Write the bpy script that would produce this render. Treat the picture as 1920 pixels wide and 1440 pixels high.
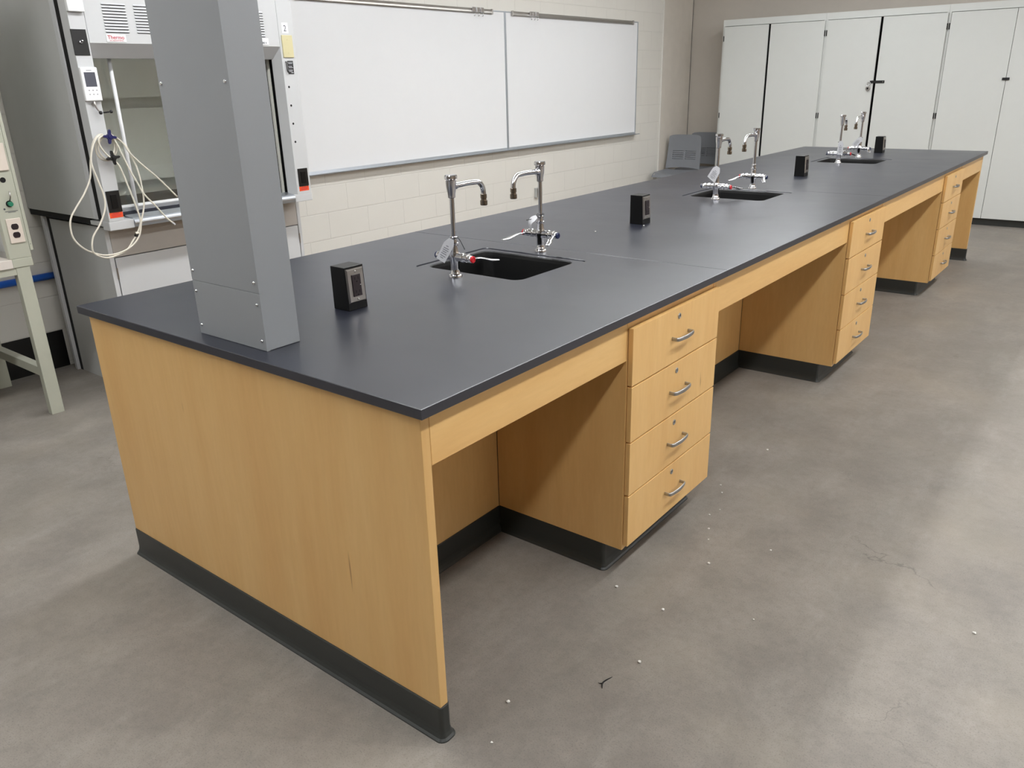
import bpy, bmesh, math, random
from mathutils import Vector, Matrix
for o_ in list(bpy.data.objects): bpy.data.objects.remove(o_, do_unlink=True)
SC = bpy.context.scene
COL = SC.collection
PI = math.pi
random.seed(7)

# ------------------------------------------------------------------ camera
cam_data = bpy.data.cameras.new('camera')
cam = bpy.data.objects.new('camera', cam_data); COL.objects.link(cam)
right = Vector((0.78918632, 0.61364554, -0.02498217))
down = Vector((0.19930525, -0.2943707, -0.93467818))
fwd = Vector((-0.58091512, 0.73265616, -0.35461611))
m3 = Matrix((right, -down, -fwd)).transposed()
cam.matrix_world = Matrix.Translation((1.10143188, -1.08151222, 1.54710295)) @ m3.to_4x4()
cam_data.sensor_fit = 'HORIZONTAL'; cam_data.sensor_width = 36.0
cam_data.lens = 1490.105 / 1920 * 36.0
cam_data.clip_start = 0.05; cam_data.clip_end = 60
SC.camera = cam

# ------------------------------------------------------------------ world, exposure
w = bpy.data.worlds.new('world'); SC.world = w; w.use_nodes = True
w.node_tree.nodes['Background'].inputs[0].default_value = (0.8, 0.85, 0.9, 1)
w.node_tree.nodes['Background'].inputs[1].default_value = 0.02
SC.view_settings.view_transform = 'Standard'; SC.view_settings.look = 'None'
SC.view_settings.gamma = 1.0; SC.view_settings.use_curve_mapping = False
SC.view_settings.exposure = 1.33
LAMP_POWER = 11.0          # radiance of the fixtures' diffusers
LAMP_COLOR = (0.965, 0.985, 1.0)
CEIL = 3.0
LAMP_SKIP = {(1.29, 0), (4.1, 0), (4.1, 1)}

# ------------------------------------------------------------------ material helpers
def lin(r, g, b):
    f = lambda c: ((c/255+0.055)/1.055)**2.4 if c/255 > 0.04045 else c/255/12.92
    return (f(r), f(g), f(b), 1)
class NT:
    def __init__(s, name):
        s.m = bpy.data.materials.new(name); s.m.use_nodes = True
        s.t = s.m.node_tree; s.b = s.t.nodes['Principled BSDF']
    def n(s, typ, **kw):
        nd = s.t.nodes.new(typ)
        for k, v in kw.items():
            if hasattr(nd, k): setattr(nd, k, v)
            else: nd.inputs[k].default_value = v
        return nd
    def l(s, a, b): s.t.links.new(a, b)
    def coords(s, scale=(1,1,1), world=True, rot=(0,0,0)):
        tc = s.n('ShaderNodeNewGeometry') if world else s.n('ShaderNodeTexCoord')
        mp = s.n('ShaderNodeMapping'); mp.inputs['Scale'].default_value = scale; mp.inputs['Rotation'].default_value = rot
        s.l(tc.outputs['Position' if world else 'Object'], mp.inputs[0]); return mp.outputs[0]
    def noise(s, vec, scale, detail=4, rough=.55):
        nd = s.n('ShaderNodeTexNoise'); nd.inputs['Scale'].default_value = scale
        nd.inputs['Detail'].default_value = detail; nd.inputs['Roughness'].default_value = rough
        s.l(vec, nd.inputs['Vector']); return nd.outputs['Fac']
    def ramp(s, fac, stops):
        r = s.n('ShaderNodeValToRGB'); e = r.color_ramp.elements
        while len(e) < len(stops): e.new(0.5)
        for i, (p, c) in enumerate(stops): e[i].position = p; e[i].color = c if len(c) == 4 else (*c, 1)
        s.l(fac, r.inputs[0]); return r.outputs[0]
    def mix(s, fac, a, b, mode='MIX'):
        x = s.n('ShaderNodeMix', data_type='RGBA', blend_type=mode)
        for sock, v in ((x.inputs[0], fac), (x.inputs[6], a), (x.inputs[7], b)):
            if hasattr(v, 'links'): s.l(v, sock)
            else: sock.default_value = v
        return x.outputs[2]
    def bump(s, h, strength=.3, dist=.002):
        b = s.n('ShaderNodeBump'); b.inputs['Strength'].default_value = strength; b.inputs['Distance'].default_value = dist
        s.l(h, b.inputs['Height']); s.l(b.outputs[0], s.b.inputs['Normal'])
MATS = {}
def simple(name, col, rough=.5, metal=0.0, bump=0, bscale=300, var=0, ior=None, spec=None):
    t = NT(name); t.b.inputs['Roughness'].default_value = rough; t.b.inputs['Metallic'].default_value = metal
    if ior: t.b.inputs['IOR'].default_value = ior
    if spec is not None: t.b.inputs['Specular IOR Level'].default_value = spec
    v = t.coords(world=False)
    f = t.noise(v, 9, 3)
    d = var or .04
    a = tuple(max(0, c*(1-d)) for c in col[:3]) + (1,); b = tuple(min(1, c*(1+d)) for c in col[:3]) + (1,)
    t.l(t.mix(f, a, b), t.b.inputs['Base Color'])
    if bump: t.bump(t.noise(v, bscale, 2), bump, .0006)
    MATS[name] = t.m; return t.m

def maple(name, scale, tone=1.0, seed=0.0):
    t = NT(name); t.b.inputs['Roughness'].default_value = .38
    v = t.coords(scale)
    off = t.n('ShaderNodeVectorMath', operation='ADD'); off.inputs[1].default_value = (seed, seed*.7, seed*1.3)
    t.l(v, off.inputs[0]); v = off.outputs[0]
    f = t.noise(v, 3.0, 6, .6)
    c = t.ramp(f, [(.3, lin(222*tone, 176*tone, 112*tone)), (.52, lin(227*tone, 184*tone, 120*tone)), (.75, lin(231*tone, 190*tone, 127*tone))])
    g = t.noise(v, 26, 3, .6)
    c = t.mix(t.ramp(g, [(.35, (.0, .0, .0)), (.65, (1, 1, 1))]), t.mix(.06, c, lin(150, 98, 50)), c)
    k = t.noise(t.coords((scale[0]*1.6, scale[1]*1.6, scale[2]*1.6)), 5, 2, .5)
    kk = t.ramp(k, [(.76, (0, 0, 0)), (.80, (1, 1, 1))])
    c = t.mix(kk, c, lin(150, 104, 60))
    t.l(c, t.b.inputs['Base Color'])
    t.bump(g, .06, .0005)
    MATS[name] = t.m; return t.m
M_WV = maple('maple_vertical_grain', (4.0, 4.0, .55))
M_WE = maple('maple_end_panel', (3.0, 3.0, .35), .97, 3.1)
M_WH = maple('maple_horizontal_grain', (4.0, .5, 4.0), 1.0, 5.0)

def epoxy():
    t = NT('black_epoxy'); v = t.coords()
    a = t.noise(v, 1.6, 5, .6); b = t.noise(t.coords((1, 6, 1), rot=(0, 0, .5)), 3, 4, .6)
    t.l(t.ramp(a, [(.25, (.010, .012, .022)), (.75, (.015, .017, .030))]), t.b.inputs['Base Color'])
    r = t.mix(.12, a, b)
    rr = t.n('ShaderNodeMapRange'); rr.inputs[1].default_value = .3; rr.inputs[2].default_value = .7
    rr.inputs[3].default_value = .30; rr.inputs[4].default_value = .36
    t.l(r, rr.inputs[0]); t.l(rr.outputs[0], t.b.inputs['Roughness'])
    t.b.inputs['IOR'].default_value = 1.78
    MATS['black_epoxy'] = t.m; return t.m
M_EPOXY = epoxy()

def concrete():
    t = NT('polished_concrete'); v = t.coords()
    n1 = t.noise(v, .9, 6, .62); n2 = t.noise(v, 4.5, 8, .7); n3 = t.noise(v, 230, 4, .75); n4 = t.noise(t.coords((1.8, .6, 1), rot=(0, 0, .35)), 2.2, 8, .72)
    c = t.ramp(n1, [(.32, lin(128, 121, 114)), (.5, lin(141, 134, 126)), (.68, lin(152, 145, 138))])
    c = t.mix(t.ramp(n2, [(.36, (0, 0, 0)), (.66, (1, 1, 1))]), t.mix(.5, c, lin(104, 99, 93)), c)
    c = t.mix(t.ramp(n4, [(.50, (0, 0, 0)), (.78, (.32, .32, .32))]), c, lin(176, 171, 164))
    c = t.mix(t.ramp(n3, [(.32, (.55, .55, .55)), (.47, (0, 0, 0))]), c, lin(70, 66, 62))
    n5 = t.noise(v, 34, 5, .7)
    c = t.mix(t.ramp(n5, [(.38, (.16, .16, .16)), (.52, (0, 0, 0))]), c, lin(98, 93, 87))
    c = t.mix(t.ramp(n5, [(.60, (0, 0, 0)), (.74, (.12, .12, .12))]), c, lin(170, 166, 160))
    w1 = t.noise(v, 1.7, 3, .5)
    c = t.mix(t.ramp(w1, [(.5, (0, 0, 0)), (.8, (.3, .3, .3))]), c, lin(160, 149, 131))
    cr = t.n('ShaderNodeTexVoronoi', feature='DISTANCE_TO_EDGE'); cr.inputs['Scale'].default_value = .8
    dist = t.n('ShaderNodeVectorMath', operation='ADD'); nn = t.n('ShaderNodeTexNoise'); nn.inputs['Scale'].default_value = 2.5; nn.inputs['Detail'].default_value = 6
    t.l(v, nn.inputs['Vector']); sc = t.n('ShaderNodeVectorMath', operation='SCALE'); sc.inputs['Scale'].default_value = .9
    t.l(nn.outputs['Color'], sc.inputs[0]); t.l(v, dist.inputs[0]); t.l(sc.outputs[0], dist.inputs[1]); t.l(dist.outputs[0], cr.inputs['Vector'])
    crack = t.ramp(cr.outputs['Distance'], [(0.0, (.8, .8, .8)), (.0035, (0, 0, 0))])
    msk = t.ramp(t.noise(v, 2.1, 2), [(.52, (0, 0, 0)), (.62, (.6, .6, .6))])
    mm = t.mix(1.0, crack, msk, 'MULTIPLY')
    c = t.mix(mm, c, lin(78, 73, 68))
    t.l(c, t.b.inputs['Base Color'])
    rr = t.n('ShaderNodeMapRange'); rr.inputs[3].default_value = .42; rr.inputs[4].default_value = .68
    t.l(n2, rr.inputs[0]); t.l(rr.outputs[0], t.b.inputs['Roughness'])
    t.bump(n3, .12, .0008)
    MATS['polished_concrete'] = t.m; return t.m
M_FLOOR = concrete()

def blocks(name, axis, col, zoff=.0225, yoff=0.0):
    """painted concrete block: running bond grooves by bump."""
    t = NT(name); g = t.n('ShaderNodeNewGeometry'); s = t.n('ShaderNodeSeparateXYZ'); c = t.n('ShaderNodeCombineXYZ')
    t.l(g.outputs['Position'], s.inputs[0]); t.l(s.outputs['Y' if axis == 'y' else 'X'], c.inputs[0]); t.l(s.outputs['Z'], c.inputs[1])
    mp = t.n('ShaderNodeMapping'); mp.inputs['Location'].default_value = (yoff, -zoff, 0); t.l(c.outputs[0], mp.inputs[0])
    b = t.n('ShaderNodeTexBrick', offset=.5, squash=1.0)
    b.inputs['Scale'].default_value = 1.0; b.inputs['Brick Width'].default_value = .4064; b.inputs['Row Height'].default_value = .2045
    b.inputs['Mortar Size'].default_value = .0045; b.inputs['Mortar Smooth'].default_value = .6
    b.inputs['Color1'].default_value = (1, 1, 1, 1); b.inputs['Color2'].default_value = (1, 1, 1, 1); b.inputs['Mortar'].default_value = (0, 0, 0, 1)
    t.l(mp.outputs[0], b.inputs['Vector'])
    v = t.coords(); n = t.noise(v, 130, 4, .6); n2 = t.noise(v, 3, 3)
    base = t.mix(n2, tuple(x*.97 for x in col[:3])+(1,), tuple(min(1, x*1.03) for x in col[:3])+(1,))
    t.l(t.mix(b.outputs['Fac'], base, tuple(x*.93 for x in col[:3])+(1,)), t.b.inputs['Base Color'])
    ml = t.n('ShaderNodeMath', operation='MULTIPLY'); ml.inputs[1].default_value = .12; t.l(n, ml.inputs[0])
    sub = t.n('ShaderNodeMath', operation='SUBTRACT'); t.l(ml.outputs[0], sub.inputs[0]); t.l(b.outputs['Fac'], sub.inputs[1])
    t.bump(sub.outputs[0], .55, .003); t.b.inputs['Roughness'].default_value = .45
    MATS[name] = t.m; return t.m
M_BLOCK = blocks('painted_block', 'y', lin(221, 218, 211), .0225, .0835)
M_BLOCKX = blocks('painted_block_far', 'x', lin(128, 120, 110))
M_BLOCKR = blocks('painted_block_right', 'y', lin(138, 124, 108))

M_CEIL = simple('ceiling_paint', lin(215, 213, 206), .8)
M_PLASTER = simple('painted_plaster', lin(194, 187, 178), .55, bump=.25, bscale=120)
M_CONC2 = simple('painted_column_concrete', lin(208, 201, 191), .6, bump=.3, bscale=60, var=.07)
M_RUB = simple('black_rubber_base', lin(47, 49, 47), .42, bump=.05)
M_DARK = simple('dark_gap', lin(9, 9, 9), .8)
M_BLACKP = simple('black_plastic', lin(12, 12, 13), .38)
M_BLKBOX = simple('black_coated_metal', lin(7, 7, 8), .36, bump=.1, bscale=500, spec=.3)
M_BROWN = simple('dark_receptacle', lin(38, 28, 32), .4)
M_SLOT = simple('slot_black', lin(4, 3, 4), .8)
M_STEEL = simple('brushed_stainless', lin(176, 172, 168), .33, 1.0)
M_NICKEL = simple('satin_nickel', lin(178, 178, 178), .34, 1.0)
M_NOZZLE = simple('tarnished_nozzle', lin(142, 130, 116), .25, 1.0)
M_CHROME = simple('chrome', lin(222, 222, 226), .07, 1.0, var=.01)
M_ALU = simple('anodised_aluminium', lin(188, 193, 200), .35, .9)
M_COLG = simple('grey_painted_steel', lin(146, 149, 152), .45, .1, bump=.18, bscale=500, var=.03)
M_HOODG = simple('hood_side_grey', lin(184, 185, 183), .5, 0, bump=.12, bscale=500, var=.05)
M_HOODL = simple('hood_light_grey', lin(196, 197, 198), .42, 0, bump=.08, bscale=500, var=.02)
M_HOODT = simple('hood_taupe', lin(176, 170, 164), .45)
M_LINER = simple('hood_liner', lin(232, 231, 222), .5, var=.05)
M_WHITEP = simple('white_plastic', lin(232, 233, 234), .35)
M_CABLE = simple('white_cable', lin(214, 208, 194), .45)
M_CREAM = simple('ivory_plastic', lin(203, 194, 152), .4)
M_BEIGE = simple('beige_plate', lin(214, 202, 190), .4)
M_BOARD = simple('whiteboard_surface', lin(232, 233, 235), .22, var=.01)
M_CABW = simple('cabinet_white_laminate', lin(214, 216, 213), .42, var=.02)
M_ORANGE = simple('orange_label', lin(236, 84, 38), .5)
M_RED = simple('red_cap', lin(200, 20, 36), .3)
M_BLUE = simple('blue_cap', lin(28, 38, 78), .3)
M_PIPE = simple('blue_pipe', lin(44, 108, 216), .4)
M_NAVY = simple('navy_knob', lin(28, 28, 84), .3)
M_GREEN = simple('green_knob', lin(40, 120, 92), .35)
M_BENCH = simple('pale_green_enamel', lin(176, 177, 162), .42, bump=.1, bscale=40, var=.07)
M_TOP = simple('worn_white_top', lin(212, 204, 196), .45, var=.1)
M_CHAIR = simple('grey_polypropylene', lin(126, 129, 135), .45)
M_TAG = simple('tag_paper', lin(196, 196, 200), .6)
M_INK = simple('grey_ink', lin(120, 120, 126), .6)
M_REDINK = simple('red_ink', lin(186, 38, 58), .5)
M_CHIP = simple('white_chip', lin(226, 224, 218), .7)
M_SCREEN = simple('grey_screen', lin(84, 86, 96), .2)
M_BASIN = simple('sink_black', lin(5, 5, 6), .5)
def glass():
    t = NT('sash_glass'); t.b.inputs['Transmission Weight'].default_value = 1.0
    t.b.inputs['Roughness'].default_value = .0; t.b.inputs['IOR'].default_value = 1.45
    t.b.inputs['Base Color'].default_value = (.93, .96, .94, 1)
    v = t.coords(); n = t.noise(v, 3, 2)
    t.l(t.ramp(n, [(0, (.90, .93, .91)), (1, (.94, .96, .95))]), t.b.inputs['Base Color'])
    MATS['sash_glass'] = t.m; return t.m
M_GLASS = glass()
def emis():
    t = NT('lamp_diffuser'); t.b.inputs['Base Color'].default_value = (.8, .8, .8, 1)
    t.b.inputs['Emission Color'].default_value = (*LAMP_COLOR, 1); t.b.inputs['Emission Strength'].default_value = LAMP_POWER
    return t.m
M_LAMP = emis()
M_HOODFILL = M_LAMP.copy(); M_HOODFILL.name = 'added_hood_glow'; M_HOODFILL.node_tree.nodes['Principled BSDF'].inputs['Emission Strength'].default_value = 3.0  # glow of the fill light added inside the hood

# ------------------------------------------------------------------ mesh helpers
def X(v): return Vector(v)
class MB:
    def __init__(s, bev=0.0): s.bm = bmesh.new(); s.mats = []
    def _m(s, mat):
        if mat is None: return 0
        if mat not in s.mats: s.mats.append(mat)
        return s.mats.index(mat)
    def _merge(s, tmp, mat, smooth):
        i = s._m(mat)
        for f in tmp.faces: f.material_index = i; f.smooth = smooth
        me = bpy.data.meshes.new('t'); tmp.to_mesh(me); tmp.free(); s.bm.from_mesh(me); bpy.data.meshes.remove(me)
    def box(s, x0, x1, y0, y1, z0, z1, bev=0.0, seg=2, mat=None, mtx=None):
        t = bmesh.new(); bmesh.ops.create_cube(t, size=1.0)
        for v in t.verts:
            v.co = Vector((x0+(v.co.x+.5)*(x1-x0), y0+(v.co.y+.5)*(y1-y0), z0+(v.co.z+.5)*(z1-z0)))
        if bev > 0: bmesh.ops.bevel(t, geom=t.edges[:], offset=bev, segments=seg, affect='EDGES', profile=.5)
        if mtx: bmesh.ops.transform(t, matrix=mtx, verts=t.verts)
        s._merge(t, mat, False); return s
    def lathe(s, prof, mtx=None, n=32, mat=None, smooth=True):
        t = bmesh.new(); rings = []
        for r, z in prof:
            if r < 1e-6: rings.append([t.verts.new((0, 0, z))])
            else: rings.append([t.verts.new((r*math.cos(2*PI*k/n), r*math.sin(2*PI*k/n), z)) for k in range(n)])
        for a, b in zip(rings, rings[1:]):
            for k in range(n):
                k2 = (k+1) % n
                if len(a) == 1 and len(b) == 1: continue
                if len(a) == 1: t.faces.new((a[0], b[k], b[k2]))
                elif len(b) == 1: t.faces.new((a[k], a[k2], b[0]))
                else: t.faces.new((a[k], a[k2], b[k2], b[k]))
        if len(rings[0]) > 1: t.faces.new(rings[0])
        if len(rings[-1]) > 1: t.faces.new(rings[-1])
        bmesh.ops.recalc_face_normals(t, faces=t.faces)
        # sharp corners: split edges at big angles
        se = [e for e in t.edges if len(e.link_faces) == 2 and e.calc_face_angle(0) > .6]
        if smooth: bmesh.ops.split_edges(t, edges=se)
        if mtx: bmesh.ops.transform(t, matrix=mtx, verts=t.verts)
        s._merge(t, mat, smooth); return s
    def tube(s, pts, r, n=12, mat=None, sx=1.0, smooth_path=0, up=None):
        P = [Vector(p) for p in pts]
        rr = list(r) if isinstance(r, (list, tuple)) else [r]*len(P)
        if smooth_path:
            Q = []; R2 = []
            for i in range(len(P)-1):
                p0 = P[max(i-1, 0)]; p1 = P[i]; p2 = P[i+1]; p3 = P[min(i+2, len(P)-1)]
                for k in range(smooth_path):
                    u = k/smooth_path
                    Q.append(.5*((2*p1)+(p2-p0)*u+(2*p0-5*p1+4*p2-p3)*u*u+(3*p1-p0-3*p2+p3)*u**3)); R2.append(rr[i]*(1-u)+rr[i+1]*u)
            Q.append(P[-1]); R2.append(rr[-1]); P = Q; rr = R2
        t = bmesh.new(); rings = []; prevn = None
        for i, p in enumerate(P):
            d = (P[min(i+1, len(P)-1)]-P[max(i-1, 0)]).normalized()
            if prevn is None:
                a = Vector(up) if up else (Vector((0, 0, 1)) if abs(d.z) < .9 else Vector((1, 0, 0)))
                nx = (a - d*a.dot(d)).normalized()
            else: nx = (prevn - d*prevn.dot(d)).normalized()
            prevn = nx; ny = d.cross(nx)
            rings.append([t.verts.new(p + nx*math.cos(2*PI*k/n)*rr[i]*sx + ny*math.sin(2*PI*k/n)*rr[i]) for k in range(n)])
        for a, b in zip(rings, rings[1:]):
            for k in range(n): t.faces.new((a[k], a[(k+1) % n], b[(k+1) % n], b[k]))
        t.faces.new(rings[0]); t.faces.new(rings[-1]); bmesh.ops.recalc_face_normals(t, faces=t.faces)
        s._merge(t, mat, True); return s
    def prism(s, poly, axis, a, b, bev=0, mat=None, smooth=False):
        """poly in the two other axes (cyclic order) extruded along axis."""
        t = bmesh.new()
        def mk(u, v, w): return {'x': (w, u, v), 'y': (u, w, v), 'z': (u, v, w)}[axis]
        A = [t.verts.new(mk(u, v, a)) for u, v in poly]; B = [t.verts.new(mk(u, v, b)) for u, v in poly]
        t.faces.new(A); t.faces.new(B)
        for i in range(len(poly)): t.faces.new((A[i], A[(i+1) % len(A)], B[(i+1) % len(A)], B[i]))
        bmesh.ops.recalc_face_normals(t, faces=t.faces)
        if bev: bmesh.ops.bevel(t, geom=t.edges[:], offset=bev, segments=2, affect='EDGES', profile=.5)
        s._merge(t, mat, smooth); return s
    def raw(s, verts, faces, mat=None, smooth=False):
        t = bmesh.new(); V = [t.verts.new(v) for v in verts]
        for f in faces: t.faces.new([V[i] for i in f])
        bmesh.ops.recalc_face_normals(t, faces=t.faces)
        s._merge(t, mat, smooth); return s
    def obj(s, name, mat=None, parent=None, loc=None):
        me = bpy.data.meshes.new(name)
        org = Vector(loc) if loc is not None else (ORG.get(parent.name, Vector()) if parent else Vector())
        bmesh.ops.translate(s.bm, verts=s.bm.verts, vec=-org)
        s.bm.to_mesh(me); s.bm.free()
        if s.mats:
            for m in s.mats: me.materials.append(m)
        elif mat: me.materials.append(mat)
        o = bpy.data.objects.new(name, me); COL.objects.link(o)
        if parent: o.parent = parent
        else: o.location = org
        ORG[o.name] = org
        return o
ORG = {}
def thing(name, label, cat, loc=(0, 0, 0), group=None):
    o = bpy.data.objects.new(name, None); COL.objects.link(o); o.location = loc
    o.empty_display_size = .05; ORG[o.name] = Vector(loc); tag(o, label, cat, group); return o
def tag(o, label=None, cat=None, group=None, kind=None):
    if label: o['label'] = label
    if cat: o['category'] = cat
    if group: o['group'] = group
    if kind: o['kind'] = kind
    return o
def copy_tree(o, parent=None):
    c = o.copy(); COL.objects.link(c); ORG[c.name] = ORG.get(o.name, Vector()).copy()
    if parent: c.parent = parent
    for ch in list(o.children): copy_tree(ch, c)
    return c
def place(proto, used, loc, rz=0, label=None, group=None):
    """first use moves the original, later ones are copies"""
    o = copy_tree(proto) if used[0] else proto
    used[0] = True
    o.location = loc; o.rotation_euler = (0, 0, rz)
    if label: o['label'] = label
    if group: o['group'] = group
    return o
def structure(name, mb, mat): return tag(mb.obj(name, mat), kind='structure')
def text_mesh(name, body, size, mat, parent, pos, xdir=(0, 1, 0), ydir=(0, 0, 1), bold=0.0, depth=.0006, align='LEFT', loc=None, narrow=1.0):
    cu = bpy.data.curves.new('txt', 'FONT'); cu.body = body; cu.size = size; cu.extrude = depth/2; cu.offset = bold; cu.align_x = align
    tmp = bpy.data.objects.new('txt', cu); COL.objects.link(tmp)
    dg = bpy.context.evaluated_depsgraph_get(); me = bpy.data.meshes.new_from_object(tmp.evaluated_get(dg))
    bpy.data.objects.remove(tmp, do_unlink=True)
    x = Vector(xdir); y = Vector(ydir); z = x.cross(y)
    org = ORG.get(parent.name, Vector())
    M = Matrix.Translation(Vector(pos)-org) @ Matrix((x*narrow, y, z)).transposed().to_4x4()
    me.transform(M); me.materials.clear(); me.materials.append(mat)
    o = bpy.data.objects.new(name, me); COL.objects.link(o); o.parent = parent; ORG[o.name] = org
    return o
def rrect(x0, x1, y0, y1, r, n=6):
    out = []
    for cx, cy, a0 in ((x1-r, y1-r, 0), (x0+r, y1-r, PI/2), (x0+r, y0+r, PI), (x1-r, y0+r, 1.5*PI)):
        for k in range(n+1): a = a0+PI/2*k/n; out.append((cx+r*math.cos(a), cy+r*math.sin(a)))
    return out
def cove_base(path, closed=False, z1=.100, t=.004, mb=None):
    """rubber cove base swept along plan path; outward = right-hand side of the walking direction."""
    prof = [(0, z1), (t*.6, z1), (t, z1-.002), (t, .030), (t+.002, .018), (t+.006, .008), (t+.011, .003), (t+.012, .0), (0, 0)]
    P0 = [Vector(p) for p in path]; P = []
    for i, p in enumerate(P0):
        if 0 < i < len(P0)-1:
            d1 = (p-P0[i-1]).normalized(); d2 = (P0[i+1]-p).normalized()
            if d1.x*d2.y-d1.y*d2.x > .1:
                r_ = .006; c_ = p - d1*r_ + Vector((-d1.y, d1.x))*r_; a0 = math.atan2((p-d1*r_-c_).y, (p-d1*r_-c_).x)
                for k in range(6): a = a0+PI/2*k/5; P.append(c_+Vector((math.cos(a), math.sin(a)))*r_)
                continue
        P.append(p)
    n = len(P)
    nrm = []
    for i in range(n):
        ds = []
        if i > 0 or closed: ds.append((P[i]-P[i-1]).normalized())
        if i < n-1 or closed: ds.append((P[(i+1) % n]-P[i]).normalized())
        ns = [Vector((d.y, -d.x)) for d in ds]
        if len(ns) == 1: nrm.append(ns[0])
        else:
            m = (ns[0]+ns[1]); nrm.append(m/max(.2, (m.length_squared/2)))
    mb = mb or MB(); verts = []; faces = []; k = len(prof)
    for i in range(n):
        for d, z in prof: q = P[i]+nrm[i]*d; verts.append((q.x, q.y, z))
    seg = n if closed else n-1
    for i in range(seg):
        j = (i+1) % n
        for a in range(k): b = (a+1) % k; faces.append((i*k+a, i*k+b, j*k+b, j*k+a))
    if not closed: faces.append(tuple(range(k))); faces.append(tuple(range((n-1)*k, n*k)))
    return mb.raw(verts, faces)

# ================================================================== THE ROOM
WX = -3.887; FY = 9.10; RX = 4.8; BY = -4.6
structure('floor', MB().box(WX-.1, RX+.1, BY-.1, FY+.1, -.08, 0), M_FLOOR)
structure('ceiling', MB().box(WX-.1, RX+.1, BY-.1, FY+.1, CEIL, CEIL+.08), M_CEIL)
structure('wall_left', MB().box(WX-.1, WX, BY, FY, 0, CEIL), M_BLOCK)
structure('wall_far', MB().box(WX-.1, RX+.1, FY, FY+.1, 0, CEIL), M_PLASTER)
structure('wall_right', MB().box(RX, RX+.1, BY, FY, 0, CEIL), M_BLOCKR)
structure('wall_back', MB().box(WX-.1, RX+.1, BY-.1, BY, 0, CEIL), M_BLOCKX)
structure('trim_1', MB().box(WX, WX+.012, 8.325, FY-.015, 0, CEIL, .002), M_CONC2)      # concrete pier in the left wall
structure('trim_2', MB().box(WX, WX+.014, 8.312, 8.327, 0, CEIL, .003), M_CHIP)         # sealant bead at the pier
structure('trim_3', MB().box(WX, WX+.010, FY-.015, FY, 0, CEIL), M_DARK)                # dark corner joint
structure('baseboard_left', MB().box(WX, WX+.006, BY, .86, .0, .225, .001), M_BLACKP)
structure('baseboard_far', MB().box(WX+.012, -3.28, FY-.006, FY, .0, .10, .001), M_RUB)

# ------------------------------------------------------------------ ceiling lamps (two aisle rows, plus an added fill row at the right wall)
def make_lamp():
    t = thing('ceiling_light', 'long white linear ceiling light', 'ceiling light', (0, 0, CEIL))
    L = 2.36; hw = .10
    MB().box(-hw-.012, hw+.012, -L/2-.012, L/2+.012, CEIL-.030, CEIL-.0005, .003).obj('housing', M_WHITEP, t)
    arc = [(hw*math.cos(a), CEIL-.030-.055*math.sin(a)**.8) for a in [PI*k/12 for k in range(13)]]
    MB().prism(arc, 'y', -L/2, L/2).obj('diffuser', M_LAMP, t)
    for s_ in (-1, 1):
        e = [(x*1.03, CEIL-.030+(z-CEIL+.030)*1.05) for x, z in arc]
        MB().prism(e, 'y', *sorted((s_*(L/2+.001), s_*(L/2+.010)))).obj('end_cap', M_WHITEP, t)
    return t
lamp = make_lamp(); used = [False]
ROWS = ((-1.65, 'over the whiteboard aisle'), (1.29, 'over the drawer side aisle'), (4.1, 'added along the right wall as fill'))  # last row is unseen, added to brighten the drawer fronts and column side
for xr, wh in ROWS:
    for i, yc in enumerate((-3.3, -.85, 1.6, 4.05, 6.5)):
        if (xr, i) in LAMP_SKIP: continue
        place(lamp, used, (xr, yc, CEIL), 0, 'long white ceiling light %s, %s' % (wh, ('at the back of the room', 'above the near end of the island', 'above the nearest sink', 'above the middle of the island', 'near the white cabinets')[i]), 'ceiling lights %s' % wh)

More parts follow.
